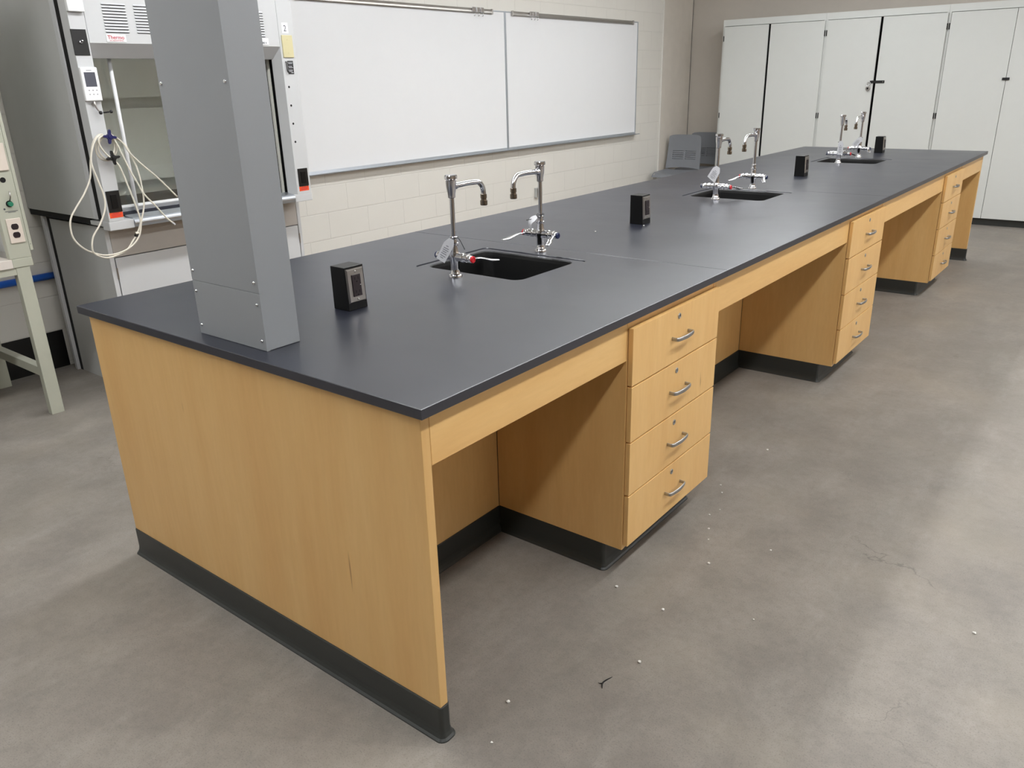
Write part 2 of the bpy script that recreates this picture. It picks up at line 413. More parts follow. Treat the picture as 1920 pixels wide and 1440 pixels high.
# ================================================================== THE ISLAND
H = .914; ZT = .8885; W = 1.527; L = 6.771
SINKY = (1.000, 3.180, 5.370); SX0, SX1 = -1.002, -.503; SD = .418
def ray_rect(cx, cy, a, x0, x1, y0, y1):
    dx, dy = math.cos(a), math.sin(a); t = 1e9
    if dx > 1e-9: t = min(t, (x1-cx)/dx)
    if dx < -1e-9: t = min(t, (x0-cx)/dx)
    if dy > 1e-9: t = min(t, (y1-cy)/dy)
    if dy < -1e-9: t = min(t, (y0-cy)/dy)
    return (cx+dx*t, cy+dy*t)
def slab(name, y0, y1, sink, label, g=.0007):
    y0 += g/2; y1 -= g/2; x0, x1 = -W, 0.0; c = .0014
    outer_n = 0
    if sink is None:
        o = MB().box(x0, x1, y0, y1, ZT, H, c, 2)
        o = o.obj(name, M_EPOXY, None, (-W/2, (y0+y1)/2, ZT))
    else:
        hx0, hx1, hy0, hy1 = SX0, SX1, sink, sink+SD; cx, cy = (hx0+hx1)/2, (hy0+hy1)/2
        hole = rrect(hx0, hx1, hy0, hy1, .022, 6)
        angs = sorted([(math.atan2(p[1]-cy, p[0]-cx), p, None) for p in hole] +
                      [(math.atan2(q[1]-cy, q[0]-cx), None, q) for q in ((x0, y0), (x1, y0), (x1, y1), (x0, y1))], key=lambda e: e[0])
        inn, out = [], []
        for a, p, q in angs:
            if p is None: p = ray_rect(cx, cy, a, hx0, hx1, hy0, hy1)
            if q is None: q = ray_rect(cx, cy, a, x0, x1, y0, y1)
            inn.append(p); out.append(q)
        def ins(p, d):   # inset the outer outline for the small chamfer
            return (min(max(p[0], x0+d), x1-d), min(max(p[1], y0+d), y1-d))
        def outs(p, d): 
            v = Vector((p[0]-cx, p[1]-cy)); return (p[0]+(d if p[0] > cx else -d)*(abs(p[0]-cx) > .2), p[1]+(d if p[1] > cy else -d)*(abs(p[1]-cy) > .15))
        loops = [[(*p, ZT) for p in inn], [(*p, H-.002) for p in inn], [(*outs(p, .002), H) for p in inn],
                 [(*ins(p, c), H) for p in out], [(*p, H-c) for p in out], [(*p, ZT+c) for p in out], [(*ins(p, c), ZT) for p in out]]
        n = len(inn); V = [v for l in loops for v in l]; F = []
        k = len(loops)
        for a in range(k):
            b = (a+1) % k
            for i in range(n): j = (i+1) % n; F.append((a*n+i, a*n+j, b*n+j, b*n+i))
        o = MB().raw(V, F).obj(name, M_EPOXY, None, (-W/2, (y0+y1)/2, ZT))
    tag(o, label, 'countertop', 'black worktop sections on the island')
    return o
YS = (0, 1.540, 3.673, 5.850, L)
slab('countertop', YS[0], YS[1], SINKY[0], 'black epoxy worktop section at the near end, carrying the grey column')
slab('countertop', YS[1], YS[2], SINKY[1], 'black epoxy worktop section with the middle sink')
slab('countertop', YS[2], YS[3], SINKY[2], 'black epoxy worktop section with the farthest sink')
slab('countertop', YS[3], YS[4], None, 'short black epoxy worktop section at the far end, without a sink')

# end panels -------------------------------------------------------
XB, XF = -1.494, -.024
t = thing('end_panel', 'wide maple end panel of the island, nearest the camera', 'panel', (-.76, .03, 0))
MB().box(XB, XF, .018, .045, .02, ZT-.0005, .001, 1).obj('panel', M_WE, t)
cove_base([(XB, .047), (XB, .018), (XF, .018), (XF, .0455), (-.53, .0455)]).obj('rubber_base', M_RUB, t)
t = thing('end_panel', 'maple end panel at the far end of the island', 'panel', (-.76, 6.74, 0))
MB().box(XB, XF, 6.722, 6.749, .02, ZT-.0005, .001, 1).obj('panel', M_WV, t)
cove_base([(-.53, 6.722), (XF, 6.722), (XF, 6.749), (XB, 6.749), (XB, 6.722)]).obj('rubber_base', M_RUB, t)
# aisle side skin (whiteboard side)
t = thing('back_panel', 'long maple panel closing the whiteboard side of the island', 'panel', (-1.46, 3.3, 0))
MB().box(-1.47, -1.45, .047, 6.72, .02, ZT-.001).obj('panel', M_WV, t)
cove_base([(-1.47, 6.715), (-1.47, .05)]).obj('rubber_base', M_RUB, t)

CY = ((.894, 1.505), (3.062, 3.673), (5.256, 5.866))
BAYS = ((.0452, .894), (1.505, 3.062), (3.673, 5.256), (5.866, 6.722))
BN = ('in the nearest kneehole', 'in the second kneehole, between two drawer stacks', 'in the third kneehole, before the farthest drawer stack', 'in the narrow kneehole at the far end')
XK = -.540
for (a, b), nm in zip(BAYS, BN):
    t = thing('kneehole_panel', 'recessed maple back panel ' + nm, 'panel', (XK, (a+b)/2, 0), 'recessed panels at the back of the kneeholes')
    MB().box(XK-.018, XK, a+.001, b-.001, .02, ZT-.001).obj('panel', M_WV, t)
    cove_base([(XK, a+.020), (XK, b-.0048)]).obj('rubber_base', M_RUB, t)
    r = MB().box(-.044, -.0245, a+.001, b-.001, .758, ZT-.0007, .001, 1).obj('apron_rail', M_WH, None, (-.034, (a+b)/2, .758))
    tag(r, 'maple apron rail under the worktop edge ' + nm.replace('in the', 'above the'), 'rail', 'apron rails along the worktop edge')

# drawer cabinets --------------------------------------------------
def handle_mb(y, z, x=-.006):
    m = MB(); n = 14; pts = []; 
    for k in range(n+1):
        u = k/n; yy = y-.056+.112*u; xx = x+.028*math.sin(PI*u)**.45 if 0 < u < 1 else x
        pts.append((xx, yy, z))
    m.tube([(x-.0005, y-.056, z)]+[(x+.016, y-.056, z), (x+.022, y-.050, z), (x+.0255, y-.03, z), (x+.0275, y, z), (x+.0255, y+.03, z), (x+.022, y+.050, z), (x+.016, y+.056, z), (x-.0005, y+.056, z)],
           [.0030, .0030, .0032, .0034, .0036, .0034, .0032, .0030, .0030], 12, sx=2.1, smooth_path=4, up=(0, 0, 1))
    return m
def make_cabinet():
    y0, y1 = 0.0, .611
    t = thing('drawer_cabinet', 'maple drawer cabinet', 'cabinet', (0, 0, 0), 'drawer cabinets under the island worktop')
    m = MB().box(-.538, -.0245, y0, y0+.018, .1, ZT-.001).box(-.538, -.0245, y1-.018, y1, .1, ZT-.001)
    m.box(-.48, -.026, y0+.018, y1-.018, .1, .118).box(-.48, -.47, y0+.018, y1-.018, .118, ZT-.001)
    m.box(-.48, -.026, y0+.018, y1-.018, .866, ZT-.001)
    m.box(-.05, -.026, y0+.018, y1-.018, .118, .866)          # dark front line behind the drawer faces
    m.obj('case', M_WV, t)
    MB().box(-.538, -.099, y0+.004, y1-.004, .0, .0995).obj('plinth', M_DARK, t)
    cove_base([(-.538, y0+.004), (-.095, y0+.004), (-.095, y1-.004), (-.538, y1-.004)]).obj('rubber_base', M_RUB, t)
    for k in range(4):
        zt = .860-.187*k; zb = zt-.1822
        d = MB().box(-.0222, -.006, y0+.0042, y1-.0015, zb, zt, .0012, 2).obj('drawer', M_WV, t)
        hx = handle_mb(y0+.313, zt-.097).obj('handle', M_NICKEL, d); hx['label'] = 'satin metal bow handle'
        Mx = Matrix.Translation((-.006, y0+.300, zt-.030)) @ Matrix.Rotation(PI/2, 4, 'Y')
        lk = MB().lathe([(0.0095, -.001), (.0095, .0016), (.0085, .0024), (.0060, .0024), (.0058, .0014), (0, .0014)], Mx, 24, M_NICKEL)
        lk.box(-.0048, -.0042, y0+.2993, y0+.3007, zt-.034, zt-.026, mat=M_SLOT)
        lk.obj('lock', None, d)
    return t
cab0 = make_cabinet(); used = [False]
for (a, b), lb in zip(CY, ('maple four-drawer cabinet nearest the camera', 'maple four-drawer cabinet in the middle of the island', 'maple four-drawer cabinet farthest along the island')):
    place(cab0, used, (0, a, 0), 0, lb, 'drawer cabinets under the island worktop')

# sinks ------------------------------------------------------------
def make_sink():
    # local origin at slab level, at the hole's low x / low y corner + centre
    wx, wy = (SX1-SX0), SD
    t = thing('sink', 'black epoxy sink', 'sink', (0, 0, 0), 'sinks set into the island worktop')
    hx, hy = wx/2, wy/2
    loopspec = [(.0022, -.0075, .022), (.0022, -.0042, .022), (.004, -.0034, .021), (.030, -.0034, .040), (.034, -.007, .038), (.036, -.02, .037), (.045, -.225, .05), (.065, -.24, .05)]
    V = []; F = []; n = None
    for ins, z, r in loopspec:
        lp = rrect(-hx+ins, hx-ins, -hy+ins, hy-ins, r, 8); n = len(lp); V += [(*p, z) for p in lp]
    for a in range(len(loopspec)-1):
        for i in range(n): j = (i+1) % n; F.append((a*n+i, a*n+j, (a+1)*n+j, (a+1)*n+i))
    F.append(tuple(range((len(loopspec)-1)*n, len(loopspec)*n)))
    rimF = F[:3*n]; 
    MB().raw(V, rimF).obj('rim', M_EPOXY, t)
    # basin with wall thickness
    V2 = list(V[3*n:]); F2 = []
    k = len(loopspec)-3
    for a in range(k-1):
        for i in range(n): j = (i+1) % n; F2.append((a*n+i, a*n+j, (a+1)*n+j, (a+1)*n+i))
    F2.append(tuple(range((k-1)*n, k*n)))
    base = len(V2)
    for ins, z, r in ((.060, -.252, .05), (.034, -.235, .05), (.022, -.03, .037), (.022, -.0085, .037)):
        V2 += [(*p, z) for p in rrect(-hx+ins, hx-ins, -hy+ins, hy-ins, r, 8)]
    for a in range(3):
        for i in range(n): j = (i+1) % n; F2.append((base+a*n+i, base+a*n+j, base+(a+1)*n+j, base+(a+1)*n+i))
    F2.append(tuple(range(base, base+n)))
    MB().raw(V2, F2, smooth=False).obj('basin', M_BASIN, t)
    MB().lathe([(.035, -.2405), (.035, -.2375), (.030, -.2365), (.022, -.2385), (0, -.2385)], n=32).obj('drain', M_STEEL, t)
    return t
sink0 = make_sink(); used = [False]
for y, lb in zip(SINKY, ('black rectangular sink nearest the camera', 'black rectangular sink in the middle worktop section', 'black rectangular sink farthest along the island')):
    place(sink0, used, ((SX0+SX1)/2, y+SD/2, H), 0, lb, 'sinks set into the island worktop')

# faucets ----------------------------------------------------------
def make_faucet():
    t = thing('lab_faucet', 'chrome faucet', 'faucet', (0, 0, 0), 'chrome lab faucets beside the sinks')
    RY = lambda x, z, s: Matrix.Translation((x, 0, z)) @ Matrix.Rotation(s*PI/2, 4, 'Y')
    m = MB().lathe([(.0, 0), (.0245, 0), (.0245, .004), (.0225, .009), (.0185, .011), (.0185, .014), (.0165, .017), (.0155, .03), (.0155, .052), (.018, .062), (.020, .072), (.0195, .080), (.0165, .088), (.015, .095), (.0145, .112), (.016, .114), (.016, .120), (.0125, .122), (.0115, .132), (.0135, .134), (.0135, .141), (.010, .143), (0, .143)])
    for s in (-1, 1):
        m.lathe([(.0150, 0), (.0145, .020), (.0135, .034), (.0165, .036), (.0165, .044), (.0135, .046), (.0130, .056), (.0150, .058), (.0150, .064), (.0115, .066), (0, .066)], RY(0, .072, s), 24)
    m.obj('valve_body', M_CHROME, t)
    MB().lathe([(.0082, .140), (.0082, .285)], n=20).obj('riser', M_CHROME, t)
    hd = MB().lathe([(.0095, .272), (.0125, .274), (.0130, .286), (.0165, .305), (.0180, .330), (.0155, .332), (.0155, .334)], n=28)
    hd.obj('vacuum_breaker', M_CHROME, t)
    cp = MB()
    n = 48; V = []; F = []
    for z, k in ((.334, .9), (.336, 1.0), (.345, 1.0), (.3485, .88)):
        V += [((.0205*k+.0012*math.cos(8*2*PI*i/n))*math.cos(2*PI*i/n), (.0205*k+.0012*math.cos(8*2*PI*i/n))*math.sin(2*PI*i/n), z) for i in range(n)]
    for a in range(3):
        for i in range(n): j = (i+1) % n; F.append((a*n+i, a*n+j, (a+1)*n+j, (a+1)*n+i))
    F += [tuple(range(n)), tuple(range(3*n, 4*n))]
    cp.raw(V, F, smooth=False).obj('cap', M_CHROME, t)
    sp = MB().lathe([(.0125, 0), (.0125, .014), (.0105, .018)], Matrix.Translation((0, .010, .311)) @ Matrix.Rotation(-PI/2, 4, 'X'), 20)
    arc = [(0, .012, .311), (0, .05, .312), (0, .09, .313), (0, .118, .312)] + [(0, .128+.040*math.sin(a), .272+.040*math.cos(a)) for a in [PI/2*k/6 for k in range(1, 7)]] + [(0, .168, .262)]
    sp.tube(arc, .0092, 16, smooth_path=3); sp.obj('spout', M_CHROME, t)
    MB().lathe([(.0105, .266), (.0115, .265), (.0115, .252), (.0100, .251), (.0100, .245), (.0130, .244), (.0130, .229), (.0115, .227), (0, .227)][::-1], Matrix.Translation((0, .168, 0)), 20).obj('outlet_nozzle', M_NOZZLE, t)
    for s, cm, cn in ((1, M_RED, 'red cap'), (-1, M_BLUE, 'dark cap')):
        hb = MB().lathe([(.0115, .064), (.0125, .068), (.0125, .078), (.0105, .082), (0, .082)], RY(0, .070, s), 24)
        zz = [(.0, .004, .070), (.002, .020, .070), (.008, .038, .069), (.016, .060, .063), (.026, .082, .056), (.036, .108, .053)]
        P = [Vector((s*(.073+p[0]), p[1], p[2])) for p in zz]
        hb.tube(P, [.0055, .0060, .0078, .0110, .0125, .0080], 14, sx=.34, smooth_path=4, up=(0, 0, 1))
        hd = hb.obj('blade_handle', M_CHROME, t)
        c = MB().lathe([(.0118, .0805), (.0118, .0850), (.0095, .0870), (.006, .0868), (.0055, .0855), (0, .0855)], RY(0, .070, s), 24).obj('index_cap', cm, hd)
        c['label'] = cn
    return t
fau = make_faucet(); used = [False]
FP = [(-.750, .952, 0, 'chrome lab faucet on the camera side of the nearest sink'), (-.755, 1.467, PI, 'chrome lab faucet on the far side of the nearest sink'),
      (-.768, 3.130, .05, 'chrome lab faucet on the near side of the middle sink'), (-.770, 3.655, PI, 'chrome lab faucet on the far side of the middle sink'),
      (-.780, 5.330, .12, 'chrome lab faucet on the near side of the farthest sink'), (-.775, 5.835, PI, 'chrome lab faucet on the far side of the farthest sink')]
for x, y, rz, lb in FP: place(fau, used, (x, y, H+.0002), rz, lb, 'chrome lab faucets beside the sinks')

# paper tags on the faucets -----------------------------------------
def hang_tag(corners, label, curl=0.0, tie=None, lines=True):
    """corners: top-left, top-right, bottom-right, bottom-left in world coordinates"""
    c = [Vector(p) for p in corners]; org = (c[0]+c[1])/2
    t = thing('instruction_tag', label, 'tag', org, 'paper tags tied to the faucets')
    n = 8; nrm = (c[1]-c[0]).cross(c[3]-c[0]).normalized(); V = []; F = []
    cut = .22
    for side in (0, 1):
        for j in range(n+1):
            v = j/n; 
            a = c[0].lerp(c[3], v); b = c[1].lerp(c[2], v)
            w_ = 1.0 if v > cut else .45+.55*v/cut
            mid = (a+b)/2
            for i in range(5):
                u = i/4; p = mid+(b-a)*(u-.5)*w_ + nrm*(curl*math.sin(PI*v)) + nrm*(.0008 if side else 0)
                V.append(p)
    m = 5*(n+1)
    for side in (0, 1):
        for j in range(n):
            for i in range(4): a = side*m+j*5+i; F.append((a, a+1, a+6, a+5))
    for j in range(n): F.append((j*5, j*5+5, m+j*5+5, m+j*5)); F.append((j*5+4, j*5+9, m+j*5+9, m+j*5+4))
    for i in range(4): F.append((i, i+1, m+i+1, m+i)); F.append((n*5+i, n*5+i+1, m+n*5+i+1, m+n*5+i))
    MB().raw(V, F, smooth=False).obj('paper', M_TAG, t)
    if lines and not curl:
        mb = MB()
        for k, (v, u0, u1) in enumerate(((.32, .35, .6), (.42, .2, .75), (.50, .2, .8), (.58, .25, .7), (.66, .2, .8), (.76, .2, .8), (.84, .3, .65))):
            for sgn in (-1, 1):
                q = []
                for (uu, vv) in ((u0, v), (u1, v), (u1, v+.035), (u0, v+.035)):
                    a = c[0].lerp(c[3], vv); b = c[1].lerp(c[2], vv); q.append(a.lerp(b, uu)+nrm*(.0012 if sgn > 0 else -.0004))
                mb.raw(q, [(0, 1, 2, 3)])
        mb.obj('print', M_INK, t)
    if tie:
        MB().tube(tie, .0013, 8, smooth_path=4).obj('tie', M_BLACKP, t)
    return t
def ring(cx, cy, z, r=.012): return [(cx+r*math.cos(a), cy+r*math.sin(a), z+.002*math.sin(a)) for a in [2*PI*k/10 for k in range(11)]]
hang_tag([(-.762, .929, 1.058), (-.718, .929, 1.046), (-.772, .922, .966), (-.810, .922, .980)], 'white paper tag tied to the camera side faucet of the nearest sink', 0, ring(-.75, .952, 1.052, .0155)+[(-.725, .955, 1.045), (-.700, .950, 1.016)])
hang_tag([(-.772, 1.452, 1.064), (-.738, 1.432, 1.048), (-.762, 1.420, 1.010), (-.792, 1.445, 1.006)], 'curled white paper tag tied to the far side faucet of the nearest sink', -.016, ring(-.755, 1.467, 1.060, .015)+[(-.765, 1.44, 1.048), (-.785, 1.415, 1.043)])
hang_tag([(-.775, 3.112, 1.102), (-.735, 3.112, 1.080), (-.765, 3.095, 1.008), (-.808, 3.095, 1.040)], 'white paper tag tied to the near side faucet of the middle sink', 0, ring(-.768, 3.130, 1.068, .015))
hang_tag([(-.790, 5.312, 1.078), (-.748, 5.308, 1.078), (-.745, 5.300, .980), (-.782, 5.302, .980)], 'white paper tag hanging straight down on the near side faucet of the farthest sink', 0, ring(-.78, 5.33, 1.068, .015))
hang_tag([(-.775, 5.810, 1.082), (-.740, 5.808, 1.058), (-.800, 5.800, .990), (-.828, 5.802, 1.020)], 'white paper tag tied to the far side faucet of the farthest sink', 0, ring(-.775, 5.835, 1.068, .015))

# service pedestals --------------------------------------------------
def make_ped():
    t = thing('outlet_pedestal', 'black outlet pedestal', 'outlet pedestal', (0, 0, 0), 'black outlet pedestals on the island')
    # origin: centre of the footprint; plate faces +x
    MB().prism([(-.035, 0), (.033, 0), (.026, .132), (-.035, .132)], 'y', -.0375, .0375, .0015).obj('housing', M_BLKBOX, t)
    A = math.atan2(.007, .132)
    Mx = Matrix.Translation((.0295, 0, .074)) @ Matrix.Rotation(-A, 4, 'Y')
    pl = MB()
    pl.raw([(Mx @ Vector(p)) for p in [(0, -.034, -.052), (0, .034, -.052), (0, .034, .052), (0, -.034, .052), (.0045, -.030, -.048), (.0045, .030, -.048), (.0045, .030, .048), (.0045, -.030, .048)]],
           [(0, 1, 2, 3), (4, 5, 6, 7), (0, 1, 5, 4), (1, 2, 6, 5), (2, 3, 7, 6), (3, 0, 4, 7)])
    p = pl.obj('cover_plate', M_STEEL, t)
    rc = MB().box(.003, .0075, -.0165, .0165, -.033, .033, .001, 2, M_BROWN, Mx)
    for zc in (-.020, .020):
        rc.box(.0070, .0078, -.0075, -.0055, zc-.002, zc+.006, mat=M_SLOT, mtx=Mx).box(.0070, .0078, .0055, .0075, zc-.002, zc+.006, mat=M_SLOT, mtx=Mx)
        rc.lathe([(.0024, .0070), (.0024, .0079)], Mx @ Matrix.Translation((0, 0, zc-.008)) @ Matrix.Rotation(PI/2, 4, 'Y'), 12, M_SLOT)
    rc.box(.0070, .0082, .0115, .0140, -.001, .0015, mat=M_CHIP, mtx=Mx)
    rc.obj('receptacle', None, t)
    for zc in (-.042, .042):
        MB().lathe([(.0034, 0), (.0030, .0016), (.0014, .0026), (0, .0026)], Mx @ Matrix.Translation((.0044, 0, zc)) @ Matrix.Rotation(PI/2, 4, 'Y'), 16).obj('screw', M_STEEL, t)
    return t
ped = make_ped(); used = [False]
for x, y, lb in ((-.752, .473, 'black outlet pedestal beside the grey column'), (-.745, 2.250, 'black outlet pedestal between the nearest and middle sinks'),
                 (-.742, 4.420, 'black outlet pedestal between the middle and farthest sinks'), (-.745, 6.340, 'black outlet pedestal beyond the farthest sink')):
    place(ped, used, (x, y, H), 0, lb, 'black outlet pedestals on the island')

# grey service column -------------------------------------------------
t = thing('service_column', 'tall grey metal service column standing on the near end of the worktop', 'column', (-.755, .11, H))
MB().box(-.905, -.604, .059, .163, H, CEIL, .0015, 1).obj('shaft', M_COLG, t)
for za, zb in ((H+.0005, 1.0655), (1.0665, CEIL-.001)):
    m = MB().box(-.9055, -.6035, .0565, .0588, za, zb, .0006, 1)
    m.box(-.6042, -.6025, .0565, .066, za, zb)
    m.obj('cover_plate', M_COLG, t)
for x in (-.893, -.618):
    for z in (.940, 1.036, 1.093, 1.566, 2.1, 2.6):
        MB().lathe([(.0048, 0), (.0046, .0016), (.003, .0034), (0, .004)], Matrix.Translation((x, .0565, z)) @ Matrix.Rotation(PI/2, 4, 'X'), 16).obj('screw', M_CHROME, t)

# ================================================================== THE FUME HOOD
HX = -2.950                     # front plane of the corner posts
HY0, HY1 = .830, 2.092
HT = 2.42
t = thing('fume_hood', 'large grey fume hood standing against the block wall behind the grey column', 'fume hood', (-3.45, 1.46, 0))
hood = t
# base cabinet
BX = -3.100; B0, B1 = .862, 2.100
m = MB().box(-3.74, BX+.0, B0, B0+.02, .0, .900).box(-3.74, BX, B1-.02, B1, .0, .900).box(-3.74, -3.72, B0+.02, B1-.02, .0, .900)
m.box(-3.74, BX-.02, B0+.02, B1-.02, .08, .10).box(-3.74, BX-.06, B0+.02, B1-.02, 0, .08)
base = m.obj('base_cabinet', M_HOODG, t)
for a, b in ((B0, B0+.024), (B1-.022, B1)): MB().box(BX-.001, BX+.001, a, b, .005, .898).obj('frame_stile', M_HOODL, base)
MB().box(BX-.018, BX+.0, B0+.026, B1-.024, .740, .898, .001).obj('apron_panel', M_HOODT, base)
for ya, yb, hy in ((B0+.030, 1.478, B0+.026), (1.484, B1-.027, B1-.025)):
    d = MB().box(BX-.02, BX+.001, ya, yb, .09, .735, .0015).obj('door', M_HOODL, base)
    hm = MB()
    for z in (.655, .20): hm.lathe([(.0045, -.03), (.0045, .03)], Matrix.Translation((BX+.004, hy, z)), 12)
    hm.obj('hinge', M_STEEL, d)
MB().box(-3.775, -3.747, .842, B0, .0, .914, .001).obj('wall_filler', M_HOODL, t)
MB().box(-3.746, -3.716, B0-.0015, B0-.0002, .0, .912).obj('filler_gap', M_DARK, t)
MB().box(-3.88, -3.165, HY0+.006, HY1-.006, .915, .948, .002).obj('worktop', M_DARK, t)
MB().box(-3.164, -3.01, HY0+.004, HY1-.004, .915, .938, .002).obj('worktop_front', M_HOODG, t)
# outer side panels
for a, b in ((HY0, HY0+.022), (HY1-.022, HY1)):
    MB().box(-3.884, -3.11, a, b, .949, HT, .001).obj('side_panel', M_HOODG, t)
    MB().box(-3.109, -3.074, a, b, .949, HT, .001).obj('panel_edge', M_HOODL, t)
MB().box(-3.884, -3.03, HY0+.023, HY1-.023, HT-.02, HT).obj('top_panel', M_HOODG, t)
# interior liner
m = MB().box(-3.80, -3.79, HY0+.115, HY1-.115, .95, 2.30).box(-3.80, -3.07, HY0+.105, HY0+.115, .95, 2.30).box(-3.80, -3.07, HY1-.115, HY1-.105, .95, 2.30)
m.box(-3.80, -3.14, HY0+.115, HY1-.115, 2.30, 2.31)
m.obj('liner', M_LINER, t)
m = MB().box(-3.72, -3.71, HY0+.125, HY1-.125, 1.05, 1.46).box(-3.72, -3.71, HY0+.125, HY1-.125, 1.52, 2.05)
m.obj('baffle', M_LINER, t)
MB().box(-3.785, -3.10, HY0+.120, HY1-.120, .9485, .966, .002).obj('hood_floor', M_EPOXY, t)
e = MB().box(-3.62, -3.54, 1.12, 1.80, 2.262, 2.299, .004).obj('added_hood_light', M_WHITEP, t)  # unseen light, added to brighten the hood interior
MB().box(-3.61, -3.55, 1.14, 1.78, 2.256, 2.2615).obj('added_light_lens', M_HOODFILL, e)
lt = MB()
for yy in (1.15, 1.80): lt.box(-3.14-.0, -3.115, yy-.02, yy+.02, 2.1, 2.12)
lt.obj('liner_clip', M_STEEL, t)
for zf in (1.16, 1.30):
    m = MB().tube([(-3.70, 1.06, zf), (-3.60, 1.06, zf), (-3.575, 1.06, zf-.015), (-3.57, 1.06, zf-.06)], .007, 10, smooth_path=3)
    m.obj('gas_nozzle', M_LINER, t)
# corner posts: front face, chamfered inner face
def post(y_out, y_in, y_deep, xd):
    s_ = 1 if y_in > y_out else -1
    poly = [(-3.022, y_out), (HX, y_out), (HX, y_in), (-3.020, y_deep), (xd, y_deep), (xd, y_out+s_*.03), (-3.022, y_out+s_*.03)]
    p = MB().prism(poly, 'z', .945, HT, .0012).obj('corner_post', M_HOODL, t); return p
pl = post(HY0, .906, .938, -3.060); pr = post(HY1, 1.990, 1.974, -3.027)
MB().box(-3.072, -3.026, HY0+.006, HY0+.0295, .95, HT).obj('seal', M_SLOT, t)
MB().box(-3.072, -3.026, HY1-.0295, HY1-.006, .95, HT).obj('seal', M_SLOT, t)
# sill blocks and airfoil
for a, b in ((.826, .955), (1.968, 2.096)):
    MB().box(-3.02, HX+.001, a, b, .9005, .9445, .003).obj('sill_block', M_HOODL, t)
fo = [(-3.035, .918)] + [(-2.968+.024*math.cos(a), .925+.024*math.sin(a)) for a in [-PI/2+PI*k/10 for k in range(11)]] + [(-3.035, .957)]
MB().prism(fo, 'y', .956, 1.967, 0, smooth=False).obj('airfoil_sill', M_ALU, t)
# header with louvres, chamfer running back below
ha, hb_ = .908, 1.990
m = MB().prism([(HX-.002, HT), (HX-.002, 1.771), (-3.016, 1.706), (-3.055, 1.706), (-3.055, HT)], 'y', ha+.001, hb_-.001)
hdr = m.obj('header_panel', M_HOODL, t)
for g in range(6):
    y0 = .991+.157*g; y1 = y0+.124; m = MB()
    for k in range(10):
        z = 1.8205+.01325*k
        V = [(HX-.0021, y0, z), (HX-.0021, y1, z), (HX+.0040, y1-.007, z), (HX+.0040, y0+.007, z), (HX-.0021, y0+.004, z+.0088), (HX-.0021, y1-.004, z+.0088)]
        m.raw(V, [(0, 1, 2, 3), (3, 2, 5, 4), (0, 3, 4), (1, 5, 2)])
        m.box(HX-.0025, HX-.0012, y0+.004, y1-.004, z-.0030, z, mat=None)
    lo = m.obj('louvre', M_HOODL, hdr)
    sm = MB()
    for k in range(10): z = 1.8205+.01325*k; sm.prism([(y0+.002, z), (y0+.006, z-.0032), (y1-.008, z-.0032), (y1-.001, z)], 'x', HX-.0016, HX-.0009)
    sm.obj('slot', M_DARK, lo)
b = MB().box(HX-.002, HX+.001, .991, 1.088, 1.7760, 1.8100, .0008).obj('badge', M_WHITEP, hdr)
text_mesh('lettering', 'Thermo', .0230, M_REDINK, b, (HX+.0014, .997, 1.7895), bold=.0003, narrow=1.08)
text_mesh('lettering', 'SCIENTIFIC', .0085, M_REDINK, b, (HX+.0014, 1.004, 1.7800), narrow=1.72)
b = MB().box(HX-.002, HX+.001, 1.824, 1.913, 1.7775, 1.8130, .0006).obj('sign', M_WHITEP, hdr)
text_mesh('lettering', 'AIRE II', .0140, M_SCREEN, b, (HX+.0014, 1.8625, 1.7835), bold=.0002, narrow=.92)
# sash
sg = MB().box(-3.124, -3.119, .953, 1.958, .985, 1.80).obj('sash_glass', M_GLASS, t)
m = MB().box(-3.132, -3.105, .953, 1.958, .983, .996, .002)
m.obj('sash_rail', M_WHITEP, t)
MB().box(-3.130, -3.110, .953, 1.958, .958, .9825, .003).obj('sash_pull', M_ALU, t)
for y in (.9445, 1.967): MB().box(-3.135, -3.105, y-.008, y+.008, .955, 2.2).obj('sash_track', M_HOODL, t)
MB().box(-3.104, -3.088, 1.958, 2.050, .95, 1.745).obj('dark_track', M_SLOT, t)
m = MB().tube([(-3.085, 1.052, 1.715), (-3.085, 1.052, .965)], .0095, 14)
tb = m.obj('cord_tube', M_WHITEP, t)
MB().tube([(-3.085, 1.052, .975), (-3.080, 1.048, .955), (-3.075, 1.020, .945), (-3.07, 1.0, .945)], .0022, 8, smooth_path=4).obj('cord', M_BLACKP, tb)
m = MB().tube([(-3.078, 1.944, 1.715), (-3.078, 1.944, .965)], .0095, 14); tb = m.obj('cord_tube', M_WHITEP, t)
MB().tube([(-3.078, 1.944, .975), (-3.076, 1.950, .955), (-3.074, 1.960, .945)], .0022, 8, smooth_path=4).obj('cord', M_BLACKP, tb)
# fittings on the left post
e = MB().box(HX-.001, HX+.022, .828, .903, 1.901, 2.02, .004, 3).obj('alarm_box', M_WHITEP, pl)
s_ = MB()
e = MB().box(HX-.001, HX+.004, .827, .898, 1.716, 1.828, .0012).obj('switch_plate', M_BLACKP, pl)
MB().lathe([(.008, 0), (.007, .006), (.0035, .008), (.003, .022), (0, .023)], Matrix.Translation((HX+.004, .864, 1.772)) @ Matrix.Rotation(PI/2-.3, 4, 'Y'), 14).obj('toggle', M_CHROME, e)
e = MB().box(HX-.001, HX+.018, .829, .909, 1.514, 1.664, .005, 3).obj('airflow_monitor', M_WHITEP, pl)
MB().box(HX+.0175, HX+.0186, .842, .894, 1.578, 1.642).obj('screen', M_SCREEN, e)
m = MB()
for r in range(2):
    for c in range(3):
        yc = .852+.018*c; zc = 1.562-.018*r
        m.lathe([(.0026, 0), (.0026, .0006), (0, .0006)], Matrix.Translation((HX+.0178, yc, zc)) @ Matrix.Rotation(PI/2, 4, 'Y'), 12)
